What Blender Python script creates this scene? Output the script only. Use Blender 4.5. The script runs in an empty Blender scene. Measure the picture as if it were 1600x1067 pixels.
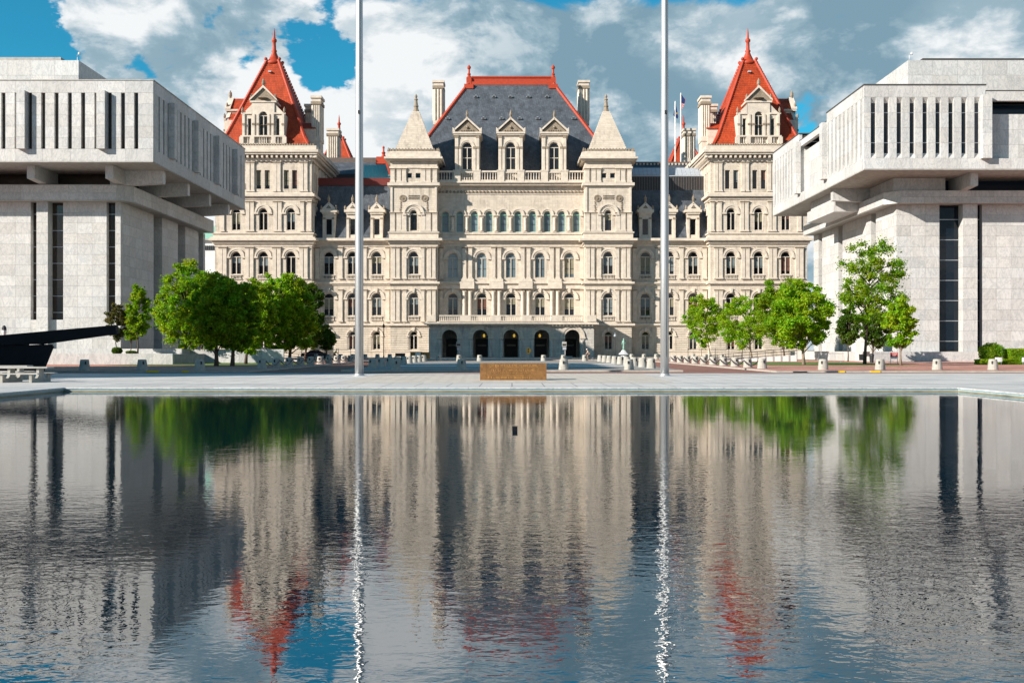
import bpy, math, random
import numpy as np
from mathutils import Matrix, Vector
R = math.radians
PI = math.pi
random.seed(7)
scn = bpy.context.scene
COL = scn.collection
FPX = 1555.6          # focal length in photo pixels (35 mm on 36 mm at 1600 px)
EYE = 1.7
HOR = 546.0

# ------------------------------------------------------------------ camera
cam_d = bpy.data.cameras.new('camera')
cam_d.lens = 35.0; cam_d.sensor_width = 36.0
cam_d.shift_y = (HOR - 533.5) / 1600.0
cam_d.clip_start = 0.1; cam_d.clip_end = 6000
cam = bpy.data.objects.new('camera', cam_d); COL.objects.link(cam)
cam.location = (0, 0, EYE); cam.rotation_euler = (R(90), 0, 0)
scn.camera = cam

# ------------------------------------------------------------------ light and exposure
SUN = Vector((-1.6, -1.0, 0.88)).normalized()
SUN_EL = math.asin(SUN.z); SUN_ROT = math.atan2(SUN.x, SUN.y)
sd = bpy.data.lights.new('sun', 'SUN'); sd.energy = 5.0; sd.angle = R(0.5); sd.color = (1.0, 0.915, 0.81)
so = bpy.data.objects.new('sun', sd); COL.objects.link(so)
so.rotation_euler = (-SUN).to_track_quat('-Z', 'Y').to_euler()
so.location = (-200, -150, 120)
vs = scn.view_settings
vs.view_transform = 'Standard'; vs.look = 'None'; vs.exposure = 0.84; vs.gamma = 1.0
try: vs.use_curve_mapping = False
except Exception: pass

world = bpy.data.worlds.new('World'); scn.world = world; world.use_nodes = True
WN = world.node_tree.nodes; WL = world.node_tree.links
for n in list(WN): WN.remove(n)

class NT:
    """tiny node helper"""
    def __init__(s, tree): s.n = tree.nodes; s.l = tree.links
    def put(s, sock, v):
        if v is None: return
        if isinstance(v, bpy.types.NodeSocket): s.l.new(v, sock)
        else:
            try: sock.default_value = v
            except Exception:
                try: sock.default_value = (v, v, v)
                except Exception: sock.default_value = tuple(v) + (1.0,)
    def math(s, op, a, b=0.0, c=None, clamp=False):
        m = s.n.new('ShaderNodeMath'); m.operation = op; m.use_clamp = clamp
        s.put(m.inputs[0], a); s.put(m.inputs[1], b)
        if c is not None: s.put(m.inputs[2], c)
        return m.outputs[0]
    def vmath(s, op, a, b=None, sc=None):
        m = s.n.new('ShaderNodeVectorMath'); m.operation = op
        s.put(m.inputs[0], a)
        if b is not None: s.put(m.inputs[1], b)
        if sc is not None: s.put(m.inputs['Scale'], sc)
        return m.outputs['Value'] if op in ('DOT_PRODUCT', 'LENGTH', 'DISTANCE') else m.outputs['Vector']
    def noise(s, vec, scale, detail=4, rough=0.5, dist=0.0):
        m = s.n.new('ShaderNodeTexNoise'); s.put(m.inputs['Vector'], vec)
        m.inputs['Scale'].default_value = scale; m.inputs['Detail'].default_value = detail
        m.inputs['Roughness'].default_value = rough; m.inputs['Distortion'].default_value = dist
        return m.outputs['Fac']
    def ramp(s, f, a, b, smooth=True):
        m = s.n.new('ShaderNodeMapRange'); m.interpolation_type = 'SMOOTHSTEP' if smooth else 'LINEAR'
        s.put(m.inputs['Value'], f)
        m.inputs['From Min'].default_value = a; m.inputs['From Max'].default_value = b
        return m.outputs['Result']
    def lin(s, f, a, b, c, d):
        m = s.n.new('ShaderNodeMapRange'); s.put(m.inputs['Value'], f)
        m.inputs['From Min'].default_value = a; m.inputs['From Max'].default_value = b
        m.inputs['To Min'].default_value = c; m.inputs['To Max'].default_value = d
        return m.outputs['Result']
    def mix(s, f, a, b, mode='MIX'):
        m = s.n.new('ShaderNodeMix'); m.data_type = 'RGBA'; m.blend_type = mode
        s.put(m.inputs[0], f)
        for sock, v in ((m.inputs[6], a), (m.inputs[7], b)):
            if isinstance(v, bpy.types.NodeSocket): s.l.new(v, sock)
            else: sock.default_value = (v[0], v[1], v[2], 1)
        return m.outputs[2]
    def sep(s, v):
        m = s.n.new('ShaderNodeSeparateXYZ'); s.l.new(v, m.inputs[0]); return m.outputs
    def comb(s, x, y, z):
        m = s.n.new('ShaderNodeCombineXYZ')
        s.put(m.inputs[0], x); s.put(m.inputs[1], y); s.put(m.inputs[2], z); return m.outputs[0]

w = NT(world.node_tree)
sky = WN.new('ShaderNodeTexSky'); sky.sky_type = 'NISHITA'; sky.sun_disc = False
sky.sun_elevation = SUN_EL; sky.sun_rotation = SUN_ROT
sky.air_density = 1.0; sky.dust_density = 0.4; sky.ozone_density = 2.0
tc = WN.new('ShaderNodeTexCoord'); D = tc.outputs['Generated']
dx, dy, dz = w.sep(D)
zz = w.math('MAXIMUM', dz, 0.0)
den = w.math('ADD', zz, 0.28)
px_ = w.math('DIVIDE', dx, den); py_ = w.math('DIVIDE', dy, den)
cv = w.vmath('MULTIPLY', D, (1.0, 1.0, 1.7))
n1 = w.noise(cv, 3.4, 9, 0.56, 0.3)
n2 = w.noise(w.vmath('ADD', cv, (3.1, 7.7, 1.0)), 9.0, 9, 0.60, 0.3)
n3 = w.noise(w.vmath('ADD', cv, (9.1, 2.2, 4.0)), 5.0, 8, 0.55, 0.3)
cov = w.math('ADD', w.math('MULTIPLY', n1, 0.4), w.math('MULTIPLY', n2, 0.6))
# openings of clear sky, placed by direction
def dirv(px, py):
    v = Vector(((px - 800) / FPX, 1.0, (HOR - py) / FPX)).normalized(); return tuple(v)
def warp(scale, amt, off):
    m = WN.new('ShaderNodeTexNoise'); WL.new(w.vmath('ADD', cv, off), m.inputs['Vector']); m.inputs['Scale'].default_value = scale
    m.inputs['Detail'].default_value = 6; m.inputs['Roughness'].default_value = .6
    return w.vmath('SCALE', w.vmath('SUBTRACT', m.outputs['Color'], (.5, .5, .5)), sc=amt)
DW = w.vmath('ADD', w.vmath('ADD', D, warp(9.0, 0.10, (1.3, 5.1, 2.2))), warp(30.0, 0.035, (4.3, 0.1, 7.2)))
def blob(px, py, rad, edge):
    d = w.vmath('DISTANCE', DW, dirv(px, py))
    return w.math('SUBTRACT', 1.0, w.ramp(d, rad * (1 - edge), rad * (1 + edge)))
hole = None
for (a, b, r_, e, amt) in ((20, 66, 0.040, .6, .24), (-80, 60, 0.08, .6, .26), (85, 80, 0.022, .7, .16), (500, 92, 0.024, .7, .19), (530, 100, 0.014, .7, .10), (455, 52, 0.020, .8, .13), (400, 30, 0.015, .8, .09),
                          (330, 40, 0.013, .8, .13), (392, 88, 0.016, .8, .14), (1275, 225, 0.016, .8, .08), (205, 118, 0.010, .8, .12)):
    t_ = w.math('MULTIPLY', blob(a, b, r_, e), amt)
    hole = t_ if hole is None else w.math('ADD', hole, t_)
# denser towards the horizon, open sky overhead
dens = w.lin(dz, 0.312, 0.36, 0.16, -0.20)
covv = w.math('SUBTRACT', w.math('ADD', cov, dens), hole)
mask = w.ramp(covv, 0.49, 0.575)
# light and shade inside the cloud deck
n4 = w.noise(w.vmath('ADD', cv, (2.1, 4.2, 8.0)), 17.0, 8, 0.6, 0.4)
nb = w.math('ADD', w.math('ADD', w.math('MULTIPLY', n3, 0.42), w.math('MULTIPLY', n2, 0.36)), w.math('MULTIPLY', n4, 0.22))
lum = w.ramp(nb, 0.43, 0.57)
brt = None
for (a, b, r_, amt) in ((150, 35, .10, .18), (560, 40, .07, .45), (510, 215, .10, .40), (1010, 60, .04, .1), (1130, 70, .05, .35), (1030, 110, .07, .25), (1180, 40, .05, .2), (1530, 70, .05, .28),
                        (700, 15, .035, .35), (600, 180, .07, .35), (1440, 40, .05, .1), (250, 150, .08, .1), (1560, 30, .06, .15), (470, 185, .06, .2)):
    t_ = w.math('MULTIPLY', blob(a, b, r_, .8), amt)
    brt = t_ if brt is None else w.math('ADD', brt, t_)
drk = None
for (a, b, r_, amt) in ((830, 70, .085, .45), (900, 100, .09, .35), (1100, 108, .03, .5), (350, 130, .06, .35), (980, 180, .1, .35), (1300, 150, .1, .3), (700, 110, .07, .3),
                        (480, 10, .05, .1), (1380, 90, .08, .2), (1240, 60, .05, .1)):
    t_ = w.math('MULTIPLY', blob(a, b, r_, .8), amt)
    drk = t_ if drk is None else w.math('ADD', drk, t_)
lum = w.math('SUBTRACT', w.math('ADD', w.math('MULTIPLY', lum, 1.0), w.math('MULTIPLY', brt, .8)), w.math('MULTIPLY', drk, 0.42))
lum = w.math('MAXIMUM', w.math('MINIMUM', lum, 1.0), 0.0)
SKY_S = 0.15
cdark = (0.80, 1.32, 1.66); cmid = (1.4, 1.9, 2.2); clite = (3.4, 3.5, 3.55)
ccol = w.mix(w.ramp(lum, 0.0, 0.4, False), cdark, cmid)
ccol = w.mix(w.ramp(lum, 0.35, 1.0, False), ccol, clite)
blue = w.mix(1.0, sky.outputs[0], (0.08, 0.47, 0.52), 'MULTIPLY')
# keep the clear sky smooth and deep as the polariser in the air of a clean evening gives
fin = w.mix(mask, blue, ccol)
bg = WN.new('ShaderNodeBackground'); bg.inputs['Strength'].default_value = SKY_S
WL.new(fin, bg.inputs['Color'])
wo = WN.new('ShaderNodeOutputWorld'); WL.new(bg.outputs[0], wo.inputs[0])

# ------------------------------------------------------------------ materials
MATS = {}
def newmat(name):
    m = bpy.data.materials.new(name); m.use_nodes = True
    t = NT(m.node_tree); b = m.node_tree.nodes['Principled BSDF']
    MATS[name] = m
    return m, t, b
def pos(t):
    g = t.n.new('ShaderNodeNewGeometry'); return g
def bump(t, b, h, strength=0.3, dist=0.02):
    n = t.n.new('ShaderNodeBump'); n.inputs['Strength'].default_value = strength
    n.inputs['Distance'].default_value = dist; t.put(n.inputs['Height'], h)
    t.l.new(n.outputs[0], b.inputs['Normal']); return n
def simple(name, col, rough=0.6, metal=0.0, var=0.12, scale=3.0, bumpd=0.0, spec=0.4):
    m, t, b = newmat(name); g = pos(t)
    nz = t.noise(g.outputs['Position'], scale, 5, 0.6)
    k = t.lin(nz, 0.3, 0.7, 1 - var, 1 + var)
    c = t.mix(1.0, col, t.comb(k, k, k), 'MULTIPLY')
    t.l.new(c, b.inputs['Base Color'])
    b.inputs['Roughness'].default_value = rough; b.inputs['Metallic'].default_value = metal
    b.inputs['Specular IOR Level'].default_value = spec
    if bumpd > 0: bump(t, b, t.noise(g.outputs['Position'], scale * 6, 4, 0.6), 0.5, bumpd)
    return m
def stone(name, col, dark, course=0.42, bw=1.1, joint=0.05):
    m, t, b = newmat(name); g = pos(t); P = g.outputs['Position']
    x, y, z = t.sep(P)
    h = t.math('ADD', x, t.math('MULTIPLY', y, 1.0))
    bt = t.n.new('ShaderNodeTexBrick'); t.l.new(t.comb(h, z, 0.0), bt.inputs['Vector'])
    bt.inputs['Scale'].default_value = 1.0; bt.inputs['Brick Width'].default_value = bw
    bt.inputs['Row Height'].default_value = course; bt.inputs['Mortar Size'].default_value = 0.018
    bt.inputs['Mortar Smooth'].default_value = 0.3; bt.inputs['Bias'].default_value = 0.0
    bt.inputs['Color1'].default_value = (1.04, 1.04, 1.04, 1); bt.inputs['Color2'].default_value = (0.89, 0.89, 0.885, 1)
    bt.inputs['Mortar'].default_value = (0.76, 0.735, 0.71, 1)
    big = t.noise(P, 0.16, 5, 0.6, 0.5)
    st = t.noise(t.vmath('MULTIPLY', P, (1.4, 1.4, 0.22)), 1.1, 6, 0.65, 0.3)
    f = t.math('MULTIPLY', t.ramp(st, 0.42, 0.72), t.ramp(big, 0.32, 0.62))
    base = t.mix(f, col, dark)
    fine = t.lin(t.noise(P, 7.0, 5, 0.65), 0.3, 0.7, 0.9, 1.1)
    base = t.mix(1.0, base, t.comb(fine, fine, fine), 'MULTIPLY')
    base = t.mix(1.0, base, bt.outputs['Color'], 'MULTIPLY')
    t.l.new(base, b.inputs['Base Color'])
    b.inputs['Roughness'].default_value = 0.85; b.inputs['Specular IOR Level'].default_value = 0.25
    hh = t.math('ADD', t.math('MULTIPLY', bt.outputs['Fac'], -1.0), t.math('MULTIPLY', t.noise(P, 9, 5, .65), 0.8))
    bump(t, b, hh, 0.6, joint)
    return m
stone('stone_cream', (0.57, 0.50, 0.42), (0.35, 0.30, 0.245), joint=0.02)
stone('stone_carved_shaded', (0.30, 0.245, 0.185), (0.16, 0.13, 0.10), 0.3, 0.5, 0.08)  # carved ornament, crevice shade put into a darker stone colour
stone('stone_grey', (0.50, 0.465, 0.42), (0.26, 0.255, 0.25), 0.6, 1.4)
simple('stone_trim', (0.55, 0.483, 0.405), 0.8, 0, 0.16, 1.3, 0.02)

def marble():
    m, t, b = newmat('marble'); g = pos(t); P = g.outputs['Position']
    oi = t.n.new('ShaderNodeObjectInfo')
    rnd = t.math('FRACT', t.math('ADD', oi.outputs['Random'], g.outputs['Random Per Island']))
    r2 = t.math('FRACT', t.math('MULTIPLY', rnd, 17.3)); r3 = t.math('FRACT', t.math('MULTIPLY', rnd, 53.7))
    off = t.comb(t.math('MULTIPLY', rnd, 40), t.math('MULTIPLY', r2, 40), t.math('MULTIPLY', r3, 40))
    Q = t.vmath('ADD', P, off)
    v = t.noise(t.vmath('MULTIPLY', Q, (1.0, 1.0, 0.45)), 0.9, 7, 0.62, 2.2)
    vein = t.math('SUBTRACT', 1.0, t.ramp(t.math('ABSOLUTE', t.math('SUBTRACT', v, 0.5)), 0.0, 0.055))
    streak = t.ramp(t.noise(t.vmath('MULTIPLY', P, (2.6, 2.6, 0.22)), 1.0, 5, 0.6), 0.45, 0.8)
    c = t.mix(t.math('MULTIPLY', vein, 0.5), (0.52, 0.52, 0.515), (0.28, 0.30, 0.32))
    c = t.mix(t.math('MULTIPLY', streak, 0.45), c, (0.35, 0.34, 0.32))
    k = t.lin(rnd, 0, 1, 0.86, 1.06)
    warm = t.lin(r2, 0, 1, 0.94, 1.0)
    c = t.mix(1.0, c, t.comb(k, t.math('MULTIPLY', k, t.lin(r2, 0, 1, .97, 1.0)), t.math('MULTIPLY', k, warm)), 'MULTIPLY')
    fine = t.lin(t.noise(P, 5.0, 5, 0.65), 0.3, 0.7, 0.92, 1.07)
    c = t.mix(1.0, c, t.comb(fine, fine, fine), 'MULTIPLY')
    t.l.new(c, b.inputs['Base Color']); b.inputs['Roughness'].default_value = 0.55
    b.inputs['Specular IOR Level'].default_value = 0.35
marble()
simple('concrete', (0.34, 0.33, 0.31), 0.85, 0, 0.22, 1.6, 0.01)
simple('bollard_concrete', (0.34, 0.325, 0.29), 0.85, 0, 0.2, 4.0, 0.01)
simple('dark_recess', (0.012, 0.013, 0.015), 0.5)
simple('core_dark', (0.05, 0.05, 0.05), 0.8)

def glass(name, col, rough=0.04, spec=0.5, wob=0.01):
    m, t, b = newmat(name); g = pos(t); oi = t.n.new('ShaderNodeObjectInfo')
    k = t.lin(oi.outputs['Random'], 0, 1, 0.5, 1.6)
    c = t.mix(1.0, col, t.comb(k, k, k), 'MULTIPLY')
    t.l.new(c, b.inputs['Base Color']); b.inputs['Roughness'].default_value = rough
    b.inputs['Specular IOR Level'].default_value = spec
    bump(t, b, t.noise(g.outputs['Position'], 1.5, 3, 0.5), 0.4, wob)
glass('glass_dark', (0.010, 0.012, 0.016), 0.05, 0.45, 0.02)
glass('glass_bronze', (0.02, 0.014, 0.010), 0.06, 0.6, 0.01)
glass('glass_blue', (0.006, 0.014, 0.026), 0.04, 0.35, 0.01)
glass('glass_pale', (0.11, 0.15, 0.17), 0.12, 0.7, 0.02)
glass('glass_teal', (0.12, 0.38, 0.38), 0.25, 0.3, 0.02)
simple('blind', (0.20, 0.185, 0.13), 0.7, 0, 0.2, 1.0)
simple('blind_grey', (0.13, 0.16, 0.17), 0.5, 0, 0.2, 1.0)
simple('blind_red', (0.12, 0.05, 0.035), 0.7, 0, 0.2, 1.0)
simple('frame_pale', (0.50, 0.45, 0.38), 0.6)

def tiles(name, col, rowh=0.45, var=0.2, roughn=0.55, bw=0.5, bd=0.06):
    m, t, b = newmat(name); g = pos(t); P = g.outputs['Position']
    x, y, z = t.sep(P); h = t.math('ADD', x, y)
    bt = t.n.new('ShaderNodeTexBrick'); t.l.new(t.comb(h, z, 0.0), bt.inputs['Vector'])
    bt.inputs['Scale'].default_value = 1.0; bt.inputs['Brick Width'].default_value = bw
    bt.inputs['Row Height'].default_value = rowh; bt.inputs['Mortar Size'].default_value = 0.03
    bt.inputs['Mortar Smooth'].default_value = 0.4
    bt.inputs['Color1'].default_value = (1 + var, 1 + var, 1 + var, 1); bt.inputs['Color2'].default_value = (1 - var, 1 - var, 1 - var, 1)
    bt.inputs['Mortar'].default_value = (0.5, 0.5, 0.5, 1)
    big = t.lin(t.noise(P, 0.5, 7, 0.7), 0.3, 0.7, 0.62, 1.28)
    stv = t.lin(t.noise(t.vmath('MULTIPLY', P, (1.5, 1.5, 0.15)), 1.0, 5, 0.65), 0.3, 0.7, 0.8, 1.2)
    c = t.mix(1.0, col, bt.outputs['Color'], 'MULTIPLY')
    c = t.mix(1.0, c, t.comb(big, big, big), 'MULTIPLY'); c = t.mix(1.0, c, t.comb(stv, stv, stv), 'MULTIPLY')
    t.l.new(c, b.inputs['Base Color']); b.inputs['Roughness'].default_value = roughn
    b.inputs['Specular IOR Level'].default_value = 0.3
    bump(t, b, t.math('MULTIPLY', bt.outputs['Fac'], -1.0), 0.7, bd)
tiles('roof_red', (0.40, 0.052, 0.012), 0.42, 0.10, 0.6, 0.34, 0.05)
tiles('roof_slate', (0.085, 0.098, 0.118), 0.30, 0.18, 0.55, 0.4, 0.03)
tiles('road_brick', (0.50, 0.24, 0.18), 0.3, 0.15, 0.85, 0.3, 0.0)
simple('terracotta', (0.36, 0.040, 0.012), 0.6, 0, 0.15, 2.0)
simple('brown_metal', (0.11, 0.085, 0.075), 0.6, 0, 0.2, 2.0)
simple('dark_red_metal', (0.12, 0.016, 0.012), 0.6, 0, 0.15, 2.0)
simple('copper_green', (0.22, 0.42, 0.33), 0.7, 0, 0.15, 1.0)
simple('copper_statue', (0.20, 0.36, 0.30), 0.6, 0, 0.15, 6.0)
simple('white_wall', (0.60, 0.60, 0.60), 0.8, 0, 0.08, 0.5)
simple('white_panel', (0.36, 0.39, 0.43), 0.5, 0, 0.1, 0.8)
simple('white_paint', (0.75, 0.75, 0.72), 0.7, 0, 0.1, 2.0)
simple('yellow_paint', (0.62, 0.42, 0.02), 0.7, 0, 0.15, 3.0)
simple('signal_yellow', (0.70, 0.42, 0.02), 0.5)
simple('black_metal', (0.006, 0.007, 0.010), 0.6, 0.0, 0.2, 0.5, 0, 0.12)
simple('dark_metal', (0.03, 0.032, 0.035), 0.5, 0.2)
simple('galvanised', (0.35, 0.37, 0.39), 0.45, 0.6)
simple('wood', (0.30, 0.17, 0.06), 0.7, 0, 0.25, 3.0)
simple('asphalt', (0.27, 0.255, 0.235), 0.9, 0, 0.2, 1.5)
simple('kerb', (0.36, 0.33, 0.29), 0.85, 0, 0.2, 2.0)
simple('bark', (0.085, 0.060, 0.045), 0.9, 0, 0.3, 4.0, 0.03)
simple('bark_pale', (0.22, 0.17, 0.13), 0.9, 0, 0.3, 4.0, 0.03)
simple('grass', (0.09, 0.14, 0.025), 0.95, 0, 0.45, 0.8, 0.05)
simple('sign_red', (0.45, 0.015, 0.02), 0.5)
simple('skin', (0.45, 0.27, 0.19), 0.6)
simple('cloth_beige', (0.55, 0.45, 0.34), 0.85)
simple('cloth_dark', (0.05, 0.055, 0.07), 0.9)
simple('cloth_green', (0.25, 0.45, 0.06), 0.85)
simple('helmet_white', (0.75, 0.75, 0.73), 0.4)
simple('car_paint', (0.018, 0.028, 0.042), 0.15, 0.3, 0.05, 1.0, 0, 0.7)
simple('rubber', (0.015, 0.015, 0.015), 0.8)
simple('ground_stone', (0.34, 0.30, 0.26), 0.9, 0, 0.15, 0.4)
simple('flag_blue', (0.012, 0.025, 0.11), 0.8)
simple('flag_red', (0.45, 0.02, 0.03), 0.8)
simple('flag_white', (0.75, 0.75, 0.75), 0.8)
simple('tile_blue', (0.28, 0.40, 0.44), 0.3, 0, 0.2, 6.0)
simple('tile_brown', (0.20, 0.19, 0.14), 0.4, 0, 0.35, 1.2)
simple('pool_floor', (0.02, 0.06, 0.10), 0.8)

def lampmat():
    m, t, b = newmat('lamp_glow'); b.inputs['Base Color'].default_value = (0.8, 0.5, 0.1, 1)
    b.inputs['Emission Color'].default_value = (1.0, 0.62, 0.08, 1); b.inputs['Emission Strength'].default_value = 0.3
lampmat()

def steel():
    m, t, b = newmat('pole_steel'); g = pos(t)
    nz = t.noise(t.vmath('MULTIPLY', g.outputs['Position'], (1, 1, 0.05)), 8, 4, 0.6)
    k = t.lin(nz, .3, .7, .8, 1.1)
    t.l.new(t.mix(1.0, (0.50, 0.51, 0.52), t.comb(k, k, k), 'MULTIPLY'), b.inputs['Base Color'])
    b.inputs['Metallic'].default_value = 0.7; b.inputs['Roughness'].default_value = 0.42
steel()
def bronze():
    m, t, b = newmat('bronze'); g = pos(t); P = g.outputs['Position']
    nz = t.noise(P, 2.2, 7, 0.7, 0.6)
    c = t.mix(t.ramp(nz, 0.35, 0.65), (0.235, 0.115, 0.035), (0.17, 0.080, 0.024))
    fn = t.lin(t.noise(P, 14, 4, 0.7), .3, .7, .75, 1.25)
    c = t.mix(1.0, c, t.comb(fn, fn, fn), 'MULTIPLY')
    t.l.new(c, b.inputs['Base Color']); b.inputs['Roughness'].default_value = 0.5; b.inputs['Metallic'].default_value = 0.25
    bump(t, b, t.noise(P, 18, 4, .7), 0.5, 0.01)
bronze()
simple('bronze_bright', (0.50, 0.27, 0.08), 0.4, 0.3, 0.2, 6.0)

def plaza():
    m, t, b = newmat('plaza_marble'); g = pos(t); P = g.outputs['Position']
    x, y, z = t.sep(P)
    bt = t.n.new('ShaderNodeTexBrick'); t.l.new(P, bt.inputs['Vector'])
    bt.offset = 0.0; bt.inputs['Scale'].default_value = 1.0; bt.inputs['Brick Width'].default_value = 1.5
    bt.inputs['Row Height'].default_value = 1.5; bt.inputs['Mortar Size'].default_value = 0.03
    bt.inputs['Color1'].default_value = (1.03, 1.03, 1.03, 1); bt.inputs['Color2'].default_value = (0.86, 0.86, 0.87, 1)
    bt.inputs['Mortar'].default_value = (0.42, 0.41, 0.40, 1)
    vein = t.noise(t.vmath('MULTIPLY', P, (0.10, 0.55, 1)), 1.0, 6, 0.65, 1.2)
    c = t.mix(t.ramp(vein, 0.42, 0.66), (0.62, 0.59, 0.55), (0.46, 0.455, 0.45))
    fn = t.lin(t.noise(P, 3.0, 6, 0.7), .3, .7, .9, 1.1)
    c = t.mix(1.0, c, t.comb(fn, fn, fn), 'MULTIPLY')
    c = t.mix(1.0, c, bt.outputs['Color'], 'MULTIPLY')
    t.l.new(c, b.inputs['Base Color']); b.inputs['Roughness'].default_value = 0.55
plaza()
def pavers():
    m, t, b = newmat('plaza_pavers'); g = pos(t); P = g.outputs['Position']
    rot = t.n.new('ShaderNodeVectorRotate'); rot.rotation_type = 'Z_AXIS'; rot.inputs['Angle'].default_value = R(35)
    t.l.new(P, rot.inputs['Vector'])
    bt = t.n.new('ShaderNodeTexBrick'); t.l.new(rot.outputs[0], bt.inputs['Vector'])
    bt.inputs['Scale'].default_value = 1.0; bt.inputs['Brick Width'].default_value = 0.9
    bt.inputs['Row Height'].default_value = 0.6; bt.inputs['Mortar Size'].default_value = 0.03
    bt.inputs['Color1'].default_value = (0.58, 0.53, 0.46, 1); bt.inputs['Color2'].default_value = (0.50, 0.44, 0.38, 1)
    bt.inputs['Mortar'].default_value = (0.30, 0.26, 0.22, 1)
    fn = t.lin(t.noise(P, 2.0, 6, 0.7), .3, .7, .88, 1.1)
    c = t.mix(1.0, bt.outputs['Color'], t.comb(fn, fn, fn), 'MULTIPLY')
    t.l.new(c, b.inputs['Base Color']); b.inputs['Roughness'].default_value = 0.7
pavers()

def leaf(name, col, tr):
    m, t, b = newmat(name); g = pos(t)
    rnd = g.outputs['Random Per Island']
    k = t.lin(rnd, 0, 1, 0.5, 1.4)
    big = t.noise(g.outputs['Position'], 0.45, 3, 0.6); hue = t.math('MULTIPLY', t.lin(t.math('FRACT', t.math('MULTIPLY', rnd, 31.7)), 0, 1, 0.7, 1.3), t.lin(big, .35, .65, .75, 1.25))
    kk = t.comb(t.math('MULTIPLY', k, hue), k, t.math('MULTIPLY', k, 0.9))
    c = t.mix(1.0, col, kk, 'MULTIPLY'); c2 = t.mix(1.0, tr, kk, 'MULTIPLY')
    t.l.new(c, b.inputs['Base Color']); b.inputs['Roughness'].default_value = 0.55
    b.inputs['Specular IOR Level'].default_value = 0.25
    tl = t.n.new('ShaderNodeBsdfTranslucent'); t.l.new(c2, tl.inputs['Color'])
    mx = t.n.new('ShaderNodeMixShader'); mx.inputs[0].default_value = 0.48
    t.l.new(b.outputs[0], mx.inputs[1]); t.l.new(tl.outputs[0], mx.inputs[2])
    out = [n for n in t.n if n.type == 'OUTPUT_MATERIAL'][0]
    t.l.new(mx.outputs[0], out.inputs[0])
leaf('leaf_green', (0.165, 0.275, 0.010), (0.36, 0.56, 0.008))
leaf('leaf_bright', (0.21, 0.35, 0.012), (0.42, 0.65, 0.010))
leaf('leaf_dark', (0.065, 0.125, 0.012), (0.12, 0.22, 0.012))
leaf('leaf_red', (0.09, 0.09, 0.03), (0.14, 0.14, 0.03))

def water():
    m, t, b = newmat('pool_water'); g = pos(t); P = g.outputs['Position']
    b.inputs['Base Color'].default_value = (0.0, 0.010, 0.018, 1)
    b.inputs['Roughness'].default_value = 0.0
    b.inputs['IOR'].default_value = 4.0
    b.inputs['Specular IOR Level'].default_value = 0.5
    x, y, z = t.sep(P)
    # ripples grow towards the near end of the pool
    a = t.noise(t.vmath('MULTIPLY', P, (0.9, 1.6, 1)), 2.8, 3, 0.5, 0.7)
    b2 = t.noise(t.vmath('MULTIPLY', P, (1.0, 1.5, 1)), 9.0, 2, 0.5, 0.5)
    c = t.noise(t.vmath('MULTIPLY', P, (0.35, 0.9, 1)), 0.5, 2, 0.5, 0.3)
    patch = t.lin(t.noise(t.vmath('MULTIPLY', P, (0.12, 0.10, 1)), 1.0, 3, 0.5), 0.35, 0.65, 0.25, 1.5)
    h = t.math('ADD', t.math('MULTIPLY', a, 0.45), t.math('MULTIPLY', b2, 0.22))
    h = t.math('MULTIPLY', h, patch); h = t.math('MULTIPLY', h, t.lin(y, 5.0, 24.0, 2.8, 0.6))
    h = t.math('ADD', h, t.math('MULTIPLY', c, 0.5))
    n = bump(t, b, h, 1.0, 0.0046)
water()
M = MATS

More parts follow.
